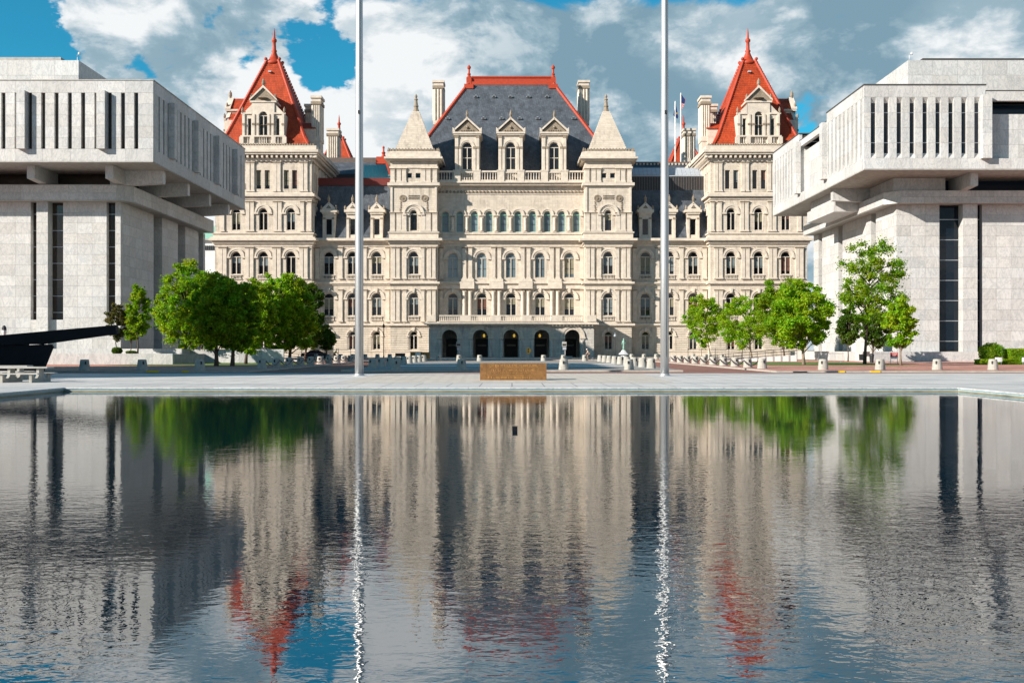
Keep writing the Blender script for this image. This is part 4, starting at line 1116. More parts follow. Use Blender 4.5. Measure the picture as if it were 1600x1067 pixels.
# centre dormers
def dormer_mid():
    k = dC / FPX; mb = MB(); base = 267.6
    W = 19.2 * k; zc = (base - 212) * k; hw = 7.8 * k; zw0 = (base - 265.2) * k; zs = (base - 230.5) * k
    wall_open(mb, F00, -W, W, 0, zc, [(0, hw, zw0, zs, True)], 'stone_trim', .6)
    mb.box(-W, W, .65, 9, -1.5, zc, 'stone_trim')
    for sx in (-1, 1): mb.box(sx * W, sx * (W - .1), .01, .65, 0, zc, 'stone_trim')
    p = MB()
    for sx in (-1, 1):
        for q in (.35, 1.05):
            x = sx * (W - q); p.box(x - .26, x + .26, -.28, 0, 0, zs - .3, 'stone_trim'); p.box(x - .32, x + .32, -.36, 0, zs - .3, zs + .1, 'stone_carved_shaded')
        x = sx * (W - .4); p.box(x - .3, x + .3, -.25, 0, zs + .1, zc - .5, 'stone_trim'); p.box(x - .36, x + .36, -.32, 0, zc - .5, zc - .1, 'stone_carved_shaded')
    g = MB(); zp = (base - 207) * k; za = (base - 187) * k; wo_ = W + .35
    g.box(-wo_ + .1, wo_ - .1, -.35, 8, zc, zc + .3, 'stone_trim'); g.box(-wo_ - .1, wo_ + .1, -.55, 8, zc + .3, zp, 'stone_trim')
    g.prism([(-wo_ + .3, zp), (wo_ - .3, zp), (0, za - .3)], -.15, 7.5, 'stone_carved_shaded')
    for sx in (-1, 1):
        g.prism([(sx * wo_, zp), (sx * wo_, zp + .42), (0, za + .42), (0, za)], -.5, 7.6, 'stone_trim')
        g.prism([(sx * (wo_ + .12), zp), (sx * (wo_ + .12), zp + .95), (sx * (wo_ - .25), zp + .62), (sx * (wo_ - .45), zp)], -.58, -.1, 'stone_trim')
    for i in range(6):
        x = (-1.2 + .48 * i); g.lathe([(.02, zp + .12), (.2, zp + .3), (.02, zp + .5)], x, -.2, 'stone_carved_shaded', 6)
    g.lathe([(.02, zp + .6), (.34, zp + .95), (.02, zp + 1.4)], 0, -.2, 'stone_carved_shaded', 8)
    f = MB(); z = za + .3; f.lathe([(.36, z - .5), (.3, z), (.2, z + .3), (.3, z + .6), (.22, z + 1.0), (.1, z + 1.4), (.02, z + 1.75)], 0, -.2, 'stone_carved_shaded', 8)
    return dict(body=mb.mesh('dormer'), pil=p.mesh('pilaster'), ped=g.mesh('pediment'), fin=f.mesh('finial'), hw=hw, zw0=zw0, zs=zs)
DM = dormer_mid()
for c in (730, 798, 866):
    o = put_dormer(DM, XP(c, dC), dC + .05, Z(267.6), 0)
    window(o, F00, 0, DM['zw0'], DM['zs'], DM['hw'], True, sub=False)
    place('archivolt', cached('arcD', lambda: archivolt_mesh(DM['hw'] + .1, DM['hw'] + .55, .16, False)), o, (0, 0, DM['zs']))
    tb = cached('midbar', lambda: (lambda b: (b.box(-DM['hw'] + .1, DM['hw'] - .1, .25, .42, DM['zw0'] + 2.35, DM['zw0'] + 2.5, 'frame_pale'), b.mesh('transom'))[1])(MB()))
    place('transom', tb, o)
# main slate roof
ye, yr = dC + 2.2, 219.0
ze = ZP(285, ye) + .2; zr = ZP(132, yr); he, hr = 24.3, 9.35
A = [(X0 - he, ye, ze), (X0 + he, ye, ze), (X0 + he, 2 * yr - ye, ze), (X0 - he, 2 * yr - ye, ze)]
B_ = [(X0 - hr, yr - .6, zr), (X0 + hr, yr - .6, zr), (X0 + hr, yr + .6, zr), (X0 - hr, yr + .6, zr)]
mb = MB()
for i in range(4): j = (i + 1) % 4; mb.poly([A[i], A[j], B_[j], B_[i]], 'roof_slate')
mb.poly(B_, 'roof_slate'); mr = mb.build('main_roof', cap); mr['label'] = 'steep dark slate roof with red ridge'
mb = MB()
for i in range(4):
    a, b = Vector(A[i]), Vector(B_[i]); nseg = 44
    for q in range(nseg):
        mb.tube([a.lerp(b, (q + .03) / nseg), a.lerp(b, (q + .93) / nseg)], [.34, .44], 'terracotta', 6)
o = mb.build('hip_tiles', mr); o['kind'] = 'stuff'
mb = MB(); zt = ZP(120.5, yr)
mb.box(X0 - hr + .6, X0 + hr - .6, yr - .85, yr + .85, zr - .35, zr + .35, 'terracotta')
mb.box(X0 - hr + .6, X0 + hr - .6, yr - .5, yr + .5, zr + .35, zr + 1.05, 'terracotta')
mb.box(X0 - hr + .6, X0 + hr - .6, yr - .6, yr + .6, zt - .3, zt, 'terracotta')
for i in range(70):
    x = X0 - hr + .7 + (2 * hr - 1.4) * (i + .5) / 70
    mb.box(x - .06, x + .06, yr - .5, yr + .5, zr + 1.05, zt - .3, 'terracotta'); mb.lathe([(.08, zt), (.02, zt + .25)], x, yr, 'terracotta', 5)
mb.build('ridge_cresting', mr)
for sx in (-1, 1):
    mb = MB(); xx = X0 + sx * (hr - .1)
    mb.box(xx - sx * 1.0, xx + sx * 1.0, yr - 1.5, yr + .8, zr - 1.3, zr - .3, 'terracotta'); mb.box(xx - .55, xx + .55, yr - .9, yr + .9, zr - .3, zr + 1.3, 'terracotta')
    mb.lathe([(.62, zr + 1.3), (.3, zr + 1.9), (.42, zr + 2.2), (.22, zr + 2.5), (.2, zr + 3.2), (.4, zr + 3.5), (.42, zr + 3.8), (.1, zr + 4.2), (.02, zr + 4.3)], xx, yr, 'terracotta', 10)
    mb.build('finial', mr)
slope = (yr - .6 - ye) / (zr - ze)
for (py, pxs) in ((153, (743.4, 771.6, 797.4, 825.5, 854.5)), (187, (699.5, 755.4, 783.5, 811.7, 840, 896))):
    for p in pxs:
        d = 214.0
        for _ in range(4): z = ZP(py, d); d = ye + (z - ze) * slope
        me = cached('vent', lambda: (lambda b: (b.prism([(-.45, 0), (.45, 0), (.45, .35), (0, .62), (-.45, .35)], -.35, .5, 'brown_metal'), b.box(-.32, .32, -.37, -.35, .08, .36, 'dark_recess'),
              b.box(-.58, -.5, -.35, -.28, -2.4, .1, 'galvanised'), b.box(.5, .58, -.35, -.28, -2.4, .1, 'galvanised'), b.mesh('roof_vent'))[-1])(MB()))
        mv = MB(); mv.prism([(-.42, 0), (.42, 0), (.42, .3), (0, .55), (-.42, .3)], -.35, .5, 'galvanised'); mv.box(-.28, .28, -.37, -.352, .06, .34, 'dark_recess')
        place('roof_vent', cached('vent2', lambda: mv.mesh('roof_vent')), mr, (XP(p, d), d, z))

# ---- porch
Z = lambda p: ZP(p, dPo); F = F_front(dPo)
xa, xb = XP(670, dPo), XP(928, dPo)
arcs = [XP(p, dPo) for p in (702.4, 750.7, 798.6, 846.6, 894.7)]; hwA = 11.8 * dPo / FPX
mb = MB(); ops = [(x, hwA, 0, Z(527), True) for x in arcs]
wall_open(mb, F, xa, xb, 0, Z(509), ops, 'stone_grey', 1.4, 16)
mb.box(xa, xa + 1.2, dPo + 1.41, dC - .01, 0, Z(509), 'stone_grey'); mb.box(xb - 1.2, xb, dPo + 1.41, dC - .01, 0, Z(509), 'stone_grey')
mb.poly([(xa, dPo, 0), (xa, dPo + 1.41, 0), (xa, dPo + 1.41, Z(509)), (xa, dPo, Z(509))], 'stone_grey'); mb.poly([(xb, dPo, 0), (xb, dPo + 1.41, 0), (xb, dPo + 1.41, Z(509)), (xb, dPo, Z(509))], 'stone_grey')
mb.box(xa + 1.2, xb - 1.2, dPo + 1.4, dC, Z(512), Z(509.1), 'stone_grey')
po = mb.build('porch_arcade', cap)
mb = MB(); 
for (p0, p1, o) in ((509, 507, .3), (507, 504.5, .9), (504.5, 502.5, .6)): mb.box(xa - o, xb + o, dPo - o, dC - .9, Z(p0), Z(p1), 'stone_trim')
for i in range(46):
    x = xa + (xb - xa) * (i + .5) / 46; mb.box(x - .12, x + .12, dPo - .7, dPo, Z(509.3), Z(507), 'stone_trim')
mb.build('porch_cornice', po)
for i, x in enumerate(arcs):
    me = cached('porcharc', lambda: archivolt_mesh(hwA + .02, hwA + .95, .25, False, 'stone_cream')); o = place('archivolt', me, po, (x, dPo, Z(527)))
    for sx in (-1, 1):
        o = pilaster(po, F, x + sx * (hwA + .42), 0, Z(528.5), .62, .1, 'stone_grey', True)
    balustrade(po, Frame(0, dPo - .4), x, Z(502.5), Z(492.5), 4.0, .35, 0, .36, False)
mb = MB()
pts = [xa - .4] + [(arcs[i] + arcs[i + 1]) / 2 for i in range(4)] + [xb + .4]
for i, x in enumerate(pts):
    h_ = 1.0 if 0 < i < 5 else .9
    mb = MB(); a = x - h_ + (.9 if i == 0 else 0) - (.9 if i == 5 else 0); mb.box(a, a + 2 * h_, dPo - .75, dPo - .2, Z(502.5), Z(492.5), 'stone_trim'); mb.build('balustrade_post', po)
for xx in (xa - .3, xb - .1): mb = MB(); mb.box(xx, xx + .4, dPo - .2, dC - 1, Z(502.5), Z(492.5), 'stone_trim'); mb.build('side_parapet', po)
for i, x in enumerate(arcs):
    mb = MB(); mb.box(x - 1.3, x + 1.3, dC - .12, dC - .01, 0, 3.9, 'dark_recess'); mb.box(x - .9, x + .9, dC - .2, dC - .119, 2.35, 2.75, 'concrete')
    mb.build('entrance_door', po)
for i in (1, 2, 3):
    mb = MB(); x = arcs[i] + (.6 if i < 3 else -.3); zt = 4.6
    mb.tube([(x, 198, Z(512)), (x, 198, zt + .2)], .03, 'dark_metal'); mb.lathe([(.08, zt - .5), (.22, zt - .35), (.22, zt), (.06, zt + .2)], x, 198, 'lamp_glow', 8); mb.build('lantern', po)

# ------------------------------------------------------------------ marble office buildings
def office(s, name, label):
    T = thing(name, label, 'office building', (s * 60, 140, 0), loc_children=False)
    uX = 77.0 if s < 0 else 86.0
    panels = []      # (x0,x1,y0,y1,z0,z1,visible weight)
    def pan(x0, x1, y0, y1, z0, z1):
        x0, x1 = min(x0, x1), max(x0, x1); y0, y1 = min(y0, y1), max(y0, y1)
        fx = abs((x0 + x1) / 2) ; yy = (y0 + y1) / 2
        vis = max(x1 - x0, (y1 - y0) * fx / yy) * (z1 - z0) / yy ** 2
        if fx - .5 * (x1 - x0) > yy * .52: vis *= .01
        panels.append((vis, x0, x1, y0, y1, z0, z1))
    W = lambda u: s * u      # u = distance from the plaza axis
    core = MB(); g = .009
    # --- generic strip of wall with panels; axis 'x' = front (facing -y), axis 'y' = side facing the plaza
    def strip(axis, base, a0, a1, z0, z1, th, dz, dl=None):
        """slab of cladding split in panels of about dl x dz; base = coordinate of the outer face"""
        nz = max(1, round((z1 - z0) / dz)); hz = (z1 - z0) / nz
        nl = 1 if dl is None else max(1, round((a1 - a0) / dl)); hl = (a1 - a0) / nl
        for i in range(nl):
            off = 0
            for j in range(nz):
                b0, b1 = a0 + hl * i + g, a0 + hl * (i + 1) - g; c0, c1 = z0 + hz * j + g, z0 + hz * (j + 1) - g
                if axis == 'x': pan(W(b0), W(b1), base, base + th, c0, c1)
                else: pan(W(base), W(base + th), b0, b1, c0, c1)
    winm = {}
    def win(axis, base, a0, a1, z0, z1, gm, bars=()):
        key = (axis, round(a1 - a0, 2), round(z1 - z0, 2), gm)
        def mk():
            b = MB(); L = a1 - a0; H = z1 - z0
            if axis == 'x':
                b.box(-L / 2, L / 2, 0, .1, 0, H, gm)
                for q in bars: b.box(-L / 2, L / 2, -.05, 0, H * q, H * q + .10, 'galvanised')
            else:
                b.box(0, s * .1, -L / 2, L / 2, 0, H, gm)
                for q in bars: b.box(-s * .05, 0, -L / 2, L / 2, H * q, H * q + .10, 'galvanised')
            return b.mesh('window')
        me = winm.get(key) or winm.setdefault(key, mk())
        if axis == 'x': place('window', me, T, (W((a0 + a1) / 2), base, z0))
        else: place('window', me, T, (W(base), (a0 + a1) / 2, z0))
    def fin(axis, base, c, wd, out, z0, z1):
        n = 5; h = (z1 - z0) / n; b = MB()
        for j in range(n):
            if axis == 'x': b.box(W(c - wd / 2), W(c + wd / 2), base - out, base, z0 + h * j + g, z0 + h * (j + 1) - g, 'marble')
            else: b.box(W(base - out), W(base), c - wd / 2, c + wd / 2, z0 + h * j + g, z0 + h * (j + 1) - g, 'marble')
        b.build('projecting_fin', T)
    def slotted(axis, base, start, end, z0, z1, zs0, zs1, centres, hw, th=.5, rows=5, bars=(), gm='glass_bronze'):
        """wall from start to end with narrow vertical windows between clad piers"""
        strip(axis, base, start, end, zs1, z1, th, 1.6, 3.2); strip(axis, base, start, end, z0, zs0, th, 1.6, 3.2)
        a = start
        for c in centres:
            strip(axis, base, a, c - hw, zs0, zs1, th, (zs1 - zs0) / rows, 2.2)
            win(axis, base + th * .75, c - hw, c + hw, zs0, zs1, gm, bars); a = c + hw
        if a < end: strip(axis, base, a, end, zs0, zs1, th, (zs1 - zs0) / rows, 2.2)
    gm = 'glass_bronze' if s < 0 else 'glass_blue'
    if s < 0:
        yo, uo, yE, uE = 120.7, 43.5, 162.2, 77.0
        zb, zt, zs0, zs1 = 24.5, 34.26, 26.0, 32.8
        cen = [uo + 2.07 + 1.61 * k for k in range(25)]; cenS = [yo + 2.07 + 1.61 * k for k in range(25) if yo + 2.07 + 1.61 * k < yE - .8]
        slotted('x', yo, uo, uE, zb, zt, zs0, zs1, cen, .245)
        slotted('y', uo, yo + .51, yE, zb, zt, zs0, zs1, cenS, .245)
        for n in range(4): fin('x', yo, uo + 6.1 + 9.66 * n, 1.0, .7, 25.9, 32.95); fin('y', uo, yo + 6.1 + 9.66 * n, 1.0, .7, 25.9, 32.95)
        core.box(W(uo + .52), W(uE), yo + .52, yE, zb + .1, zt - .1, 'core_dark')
        b = MB(); b.box(W(uo - .06), W(uE), yo - .06, yE + .06, zt, zt + .14, 'concrete'); b.build('roof_coping', T)
        b = MB(); b.box(W(uo + .02), W(uE), yo + .02, yE - .02, zb - .12, zb + .04, 'concrete'); b.build('soffit', T)
    else:
        yo, uo, yE, uE = 123.0, 43.5, 166.0, 86.5
        zb, zt, zs0, zs1 = 24.0, 34.3, 26.0, 32.2
        cf = [uo + 1.16 + 1.6 * k for k in range(9)]; cs = [yo + 1.1 + 1.6 * k for k in range(9)]; cs2 = [yo + 28.6 + 1.6 * k for k in range(9)]
        def bays(axis, base, o, cen, a, b_):
            # sloped reveals above and below each slot
            strip(axis, base, a, b_, 32.85, zt, .5, 1.5, 3.2); strip(axis, base, a, b_, zb, 25.3, .5, 1.6, 3.2)
            q = a
            for c in cen:
                strip(axis, base, q, c - .33, 25.3, 32.85, .6, 1.9, 2.2); q = c + .33
                win(axis, base + .45, c - .33, c + .33, 26.0, 32.2, 'glass_blue', (.2, .8))
                for (z0_, z1_, zz0, zz1) in ((25.3, 26.0, 0.0, .44), (32.2, 32.85, .44, 0.0)):
                    rv = MB()
                    if axis == 'x': rv.hexa([(W(c - .33), base + zz0, z0_), (W(c + .33), base + zz0, z0_), (W(c + .33), base + .6, z0_), (W(c - .33), base + .6, z0_), (W(c - .33), base + zz1, z1_), (W(c + .33), base + zz1, z1_), (W(c + .33), base + .6, z1_), (W(c - .33), base + .6, z1_)], 'marble')
                    else: rv.hexa([(W(base + zz0), c - .33, z0_), (W(base + .6), c - .33, z0_), (W(base + .6), c + .33, z0_), (W(base + zz0), c + .33, z0_), (W(base + zz1), c - .33, z1_), (W(base + .6), c - .33, z1_), (W(base + .6), c + .33, z1_), (W(base + zz1), c + .33, z1_)], 'marble')
                    rv.build('sloped_sill', T)
            if q < b_: strip(axis, base, q, b_, 25.3, 32.85, .6, 1.9, 2.2)
        bays('x', yo, uo, cf, uo, uo + 15.0); bays('y', uo, yo, cs, yo + .62, yo + 14.6); bays('y', uo, yo, cs2, yo + 27.9, yE)
        fin('x', yo, uo + 14.9, 1.15, .75, 25.2, 33.0); fin('y', uo, yo + 14.9, 1.15, .75, 25.2, 33.0); fin('y', uo, yo + 27.6, 1.15, .75, 25.2, 33.0)
        # recessed parts
        strip('x', yo + 1.1, uo + 15.0, uE, 25.3, 31.0, .5, 1.9, 2.4); strip('x', yo, uo + 15.0, uE, zb, 25.3, .6, 1.6, 3.2); strip('x', yo + .05, uo + 15.0, uE, 32.4, 33.6, .6, 1.6, 3.2)
        win('x', yo + 2.4, uo + 15.0, uE, 31.0, 32.4, 'glass_blue')
        strip('x', yo + 27.4, uo + .02, uo + 1.7, 25.3, 32.3, .45, 1.9); strip('y', uo + .7, yo + 14.9, yo + 27.36, 25.3, 31.6, .5, 1.9, 2.4); strip('y', uo, yo + 14.6, yo + 27.9, zb, 25.3, .6, 1.6, 3.2); strip('y', uo + .05, yo + 14.6, yo + 27.9, 32.3, 33.2, .6, 1.6, 3.2)
        win('y', uo + 1.6, yo + 14.9, yo + 27.36, 31.6, 32.3, 'glass_blue')
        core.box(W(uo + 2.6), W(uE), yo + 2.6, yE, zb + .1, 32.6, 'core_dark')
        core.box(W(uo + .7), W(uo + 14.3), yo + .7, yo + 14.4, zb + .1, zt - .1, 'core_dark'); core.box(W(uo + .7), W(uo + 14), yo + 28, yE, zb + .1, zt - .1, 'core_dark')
        b = MB(); b.box(W(uo - .06), W(uo + 15.1), yo - .06, yo + 14.7, zt, zt + .16, 'core_dark'); b.box(W(uo - .06), W(uo + 15), yo + 27.8, yE, zt, zt + .16, 'core_dark')
        b.box(W(uo + 15.1), W(uE), yo + .02, yE - 2, 33.6, 33.72, 'core_dark'); b.box(W(uo + .02), W(uo + 15.0), yo + 14.7, yo + 27.8, 33.2, 33.32, 'core_dark'); b.build('roof_coping', T)
        b = MB(); b.box(W(uo + .02), W(uE), yo + .02, yE - .02, zb - .12, zb + .04, 'concrete'); b.build('soffit', T)
        # balcony block under the recess
        b = MB(); b.box(W(44.9), W(50), 138.9, 151.4, 20.9, 22.5, 'marble'); b.box(W(45.3), W(50), 139.4, 150.9, 22.5, zb - .13, 'marble'); b.build('balcony_block', T)
    # penthouse
    yp, up = 133.0, (57.9 if s < 0 else 52.9); zp = 40.3
    strip('x', yp, up, uX, zt, zp, .4, 2.0, 3.4); strip('y', up, yp + .41, yp + 22, zt, zp, .4, 2.0, 3.4)
    core.box(W(up + .42), W(uX), yp + .42, yp + 22, zt, zp - .1, 'core_dark')
    b = MB()
    if s < 0: b.box(W(up + 2.6), W(uX), yp + .5, yp + 20, zp, zp + .55, 'concrete')
    else: b.box(W(up + 2.0), W(uX), yp + .1, yp + 20, zp, zp + .3, 'core_dark')
    b.build('penthouse_roof', T)
    b = MB(); xx = W(up + .3); b.tube([(xx, yp + .3, zp), (xx, yp + .3, zp + .7), (xx + .3, yp + .2, zp + 1.0)], .04, 'galvanised'); b.lathe([(.02, zp + .75), (.16, zp + .85), (.16, zp + 1.05), (.02, zp + 1.15)], xx + .3, yp + .2, 'white_wall', 8); b.build('roof_camera', T)
    # belt, window band and beams under the overhang
    us, ys = 50.0, yo + 6.5
    ub, yb = us - 1.7, ys - 1.6
    zB0, zB1 = (20.5, 22.5) if s < 0 else (20.5, 22.1)
    ch = 1.6
    b = MB(); pts = [(W(ub + ch), yb), (W(uX), yb), (W(uX), yE - 1), (W(ub), yE - 1), (W(ub), yb + ch)]
    if s > 0: pass
    # belt as separate panels
    zmid = (zB0 + zB1) / 2
    for (q0, q1) in ((zB0, zmid), (zmid, zB1)):
        strip('x', yb, ub + ch, uX, q0, q1, .5, 9, 3.0); strip('y', ub, yb + ch, yE - 1, q0, q1, .5, 9, 3.0)
    b.poly([(W(ub + ch), yb, zB0), (W(ub), yb + ch, zB0), (W(ub), yb + ch, zB1), (W(ub + ch), yb, zB1)], 'marble')
    b.slab(pts if s < 0 else pts[::-1], zB1 - .05, zB1 - .02, 'concrete'); b.slab(pts, zB0 + .02, zB0 + .05, 'concrete')
    b.build('belt_course', T)
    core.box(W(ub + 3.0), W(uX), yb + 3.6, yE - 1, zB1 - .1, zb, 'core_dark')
    win('x', yb + 3.4, ub + 3.0, uX, zB1, zb - .13, gm); win('y', ub + 2.8, yb + 3.4, yE - 1.2, zB1, zb - .13, gm)
    if s > 0:
        strip('x', ys - .6, us - .6, us + 6.1, zB1, zb - .13, .5, 3, 2.2); strip('y', us - .6, ys - .09, ys + 8, zB1, zb - .13, .5, 3, 2.2)
    bm0 = uo + 6.1 - .5
    zbb = zb - 1.95
    for n in range(4):
        c = uo + 6.1 + 9.66 * n if s < 0 else uo + 14.9 + 12.2 * n - .4
        b = MB(); b.hexa([(W(c - .48), yo + 1.9, zbb + .2), (W(c + .48), yo + 1.9, zbb + .2), (W(c + .48), yb + 3.3, zbb - .15), (W(c - .48), yb + 3.3, zbb - .15),
                          (W(c - .48), yo + 1.9, zb - .13), (W(c + .48), yo + 1.9, zb - .13), (W(c + .48), yb + 3.3, zb - .13), (W(c - .48), yb + 3.3, zb - .13)], 'marble'); b.build('beam', T)
        c = yo + 6.1 + 9.66 * n if s < 0 else yo + 14.9 + 12.2 * n
        if c < yE - 3 and not (s > 0 and n > 0):
            b = MB(); b.hexa([(W(uo + .8), c - .48, zbb + .2), (W(ub + 2.7), c - .48, zbb - .15), (W(ub + 2.7), c + .48, zbb - .15), (W(uo + .8), c + .48, zbb + .2),
                              (W(uo + .8), c - .48, zb - .13), (W(ub + 2.7), c - .48, zb - .13), (W(ub + 2.7), c + .48, zb - .13), (W(uo + .8), c + .48, zb - .13)], 'marble'); b.build('beam', T)
    # shaft front
    z0 = 1.4 if s > 0 else 1.75
    if s < 0: slots = [(.7, 1.8, 5.5), (7.35, 9.05, 5.5), (10.5, 11.5, 5.5), (17.4, 18.3, 5.5)]
    else: slots = [(5.6, 8.4, 1.6), (10.3, 11.15, 1.6), (16.8, 17.8, 1.6), (24, 25, 1.6)]
    a = us
    for (q0, q1, zl) in slots:
        prot = .55 if (q0 > 10 and q0 < 11) else 0.0
        if a < us + q0: strip('x', ys - prot, a, us + q0, z0, zB0 + .02, .8 + prot, 1.36, 2.0 if us + q0 - a > 2 else None)
        if zl > z0 + .5: strip('x', ys, us + q0, us + q1, z0, zl, .8, 1.36)
        win('x', ys + .75, us + q0, us + q1, zl, zB0, gm, (.06, .20, .34, .48, .62, .76, .90)); a = us + q1
    strip('x', ys, a, uX, z0, zB0 + .02, .8, 1.36, 2.0)
    # shaft side: piers with deep recesses
    y = ys + .81; rec = [138.9, 149.0, 158.8] if s < 0 else [136.8, 150.6, 160.5]
    for r0 in rec:
        rl = 3.4 if s < 0 else 1.9
        wide = r0 - y
        strip('y', us, y, r0, z0, zB0 + .02, 1.6 if s < 0 else 2.4, 1.36, 2.0)
        strip('y', us + 2.0 if s < 0 else us + 2.5, r0, r0 + rl, z0, zB0, .3, 1.36, 2.0)
        win('y', (us + 1.9) if s < 0 else us + 2.4, r0 + .5, r0 + 1.4, z0 + 3, zB0, gm)
        y = r0 + rl
    strip('y', us, y, yE - 1, z0, zB0 + .02, 1.6, 1.36, 2.0)
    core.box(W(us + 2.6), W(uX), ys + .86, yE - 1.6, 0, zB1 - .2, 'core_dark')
    core.build('inner_wall', T)
    if s > 0:      # low plinth wall
        strip('x', ys - 1.2, us - 3.6, uX, .1, 1.42, 1.2, 1.5, 2.6); strip('y', us - 3.6, ys + .02, yE, .1, 1.42, .5, 1.5, 2.6)
        b = MB(); b.box(W(us - 3.08), W(uX), ys + .01, yE, .1, 1.40, 'concrete'); b.build('plinth_top', T)
    panels.sort(reverse=True)
    for (v, x0, x1, y0, y1, z0_, z1_) in panels[:300]: slab('marble_panel', T, x0, x1, y0, y1, z0_, z1_)
    b = MB()
    for (v, x0, x1, y0, y1, z0_, z1_) in panels[300:]: b.box(x0, x1, y0, y1, z0_, z1_, 'marble')
    o = b.build('marble_panel', T); o['kind'] = 'stuff'
    return T
office(-1, 'office_building', 'pale marble office block on the left with its overhanging top storey casting a shadowed side')
office(1, 'office_building', 'sunlit white marble office block on the right with dark blue slot windows and recessed corner')

# unseen block added left of the view, sized to shade the road
T = thing('unseen_shade_block', 'unseen marble block out of view left of the pool, added to shade the road', 'office building', (-67, 60, 0), loc_children=False)
b = MB(); b.box(-75, -60, 38, 70, 0, 38, 'marble'); b.build('wall', T)
b = MB()
for i in range(13):
    y = 39.5 + i * 2.2; b.box(-59.98, -59.9, y, y + .9, 5, 36, 'glass_bronze')
for i in range(6):
    x = -74 + i * 2.3; b.box(x, x + .9, 37.9, 37.98, 5, 36, 'glass_bronze')
b.build('window_strips', T)['kind'] = 'stuff'

# far building behind the left office block
T = thing('distant_building', 'white building with pale green copper roof in the gap left of the capitol', 'building', (-92, 305, 0), loc_children=False)
b = MB(); b.box(-100, -84, 300, 320, 0, ZP(375, 300), 'white_wall'); b.build('wall', T)
b = MB(); b.box(-101, -83, 299, 321, ZP(376, 300), ZP(373.5, 300), 'concrete'); b.hexa([(-100.5, 299.5, ZP(373.5, 300)), (-83.5, 299.5, ZP(373.5, 300)), (-83.5, 320, ZP(373.5, 300)), (-100.5, 320, ZP(373.5, 300)),
      (-98, 305, ZP(350, 300)), (-86, 305, ZP(350, 300)), (-86, 315, ZP(350, 300)), (-98, 315, ZP(350, 300))], 'copper_green'); b.build('roof', T)
for i in range(6):
    b = MB(); x = XP(318 + i * 3.2, 300); b.box(x - .2, x + .2, 299.8, 300.1, ZP(391, 300), ZP(384, 300), 'dark_recess'); b.build('window', T)

# ------------------------------------------------------------------ planter walls and terraces
T = thing('planter_wall', 'long low marble planter wall in front of the left office block', 'planter', (-45, 105, 0), loc_children=False)
for i in range(16):
    x = -35.8 - i * 2.1; slab('marble_slab', T, x - 2.09, x, 105, 105.5, .13, 1.26)
b = MB(); b.box(-70, -35.8, 105.5, 125, .1, 1.2, 'concrete'); b.build('planter_top', T)
T = thing('terrace_wall', 'upper pale terrace wall behind the planter wall on the left', 'wall', (-48, 112, 0), loc_children=False)
for i in range(12):
    x = -37.5 - i * 2.6; slab('marble_slab', T, x - 2.59, x, 113, 113.5, 1.2, 1.78)
b = MB(); b.box(-70, -37.5, 113.5, 127.2, 1.2, 1.74, 'concrete'); b.build('terrace_top', T)
T = thing('garden_wall', 'plain grey wall behind the tree trunks left of the ramp', 'wall', (-39, 116, 0), loc_children=False)
for i in range(5): slab('marble_slab', T, -39.6 + i * 2.6, -39.6 + i * 2.6 + 2.58, 116, 116.4, .1, 1.72)
def handrail_ramp(s, label):
    T = thing('ramp_railing', label, 'railing', (s * 31, 132, 0), loc_children=False)
    x0, x1 = s * 37.5, s * 26.0; y = 131.0
    zt = lambda t: 1.9 - 1.0 * t
    b = MB(); m_ = 'black_metal' if s < 0 else 'dark_metal'
    for q in (0, .35, .7): b.tube([(x0, y, zt(0) - q), (x1, y, zt(1) - q)], .035, m_)
    b.build('rail', T)
    for i in range(12):
        t = i / 11; x = x0 + (x1 - x0) * t; p = MB(); p.tube([(x, y, .1), (x, y, zt(t))], .03, m_); p.build('rail_post', T)
    b = MB(); b.prism([(x0, .1), (x1, .1), (x1, .25), (x0, .95)], y + .1, y + .5, 'white_wall'); b.build('ramp_wall', T)
handrail_ramp(-1, 'black handrail along the ramp behind the left trees')
handrail_ramp(1, 'dark handrail along the ramp behind the right trees')

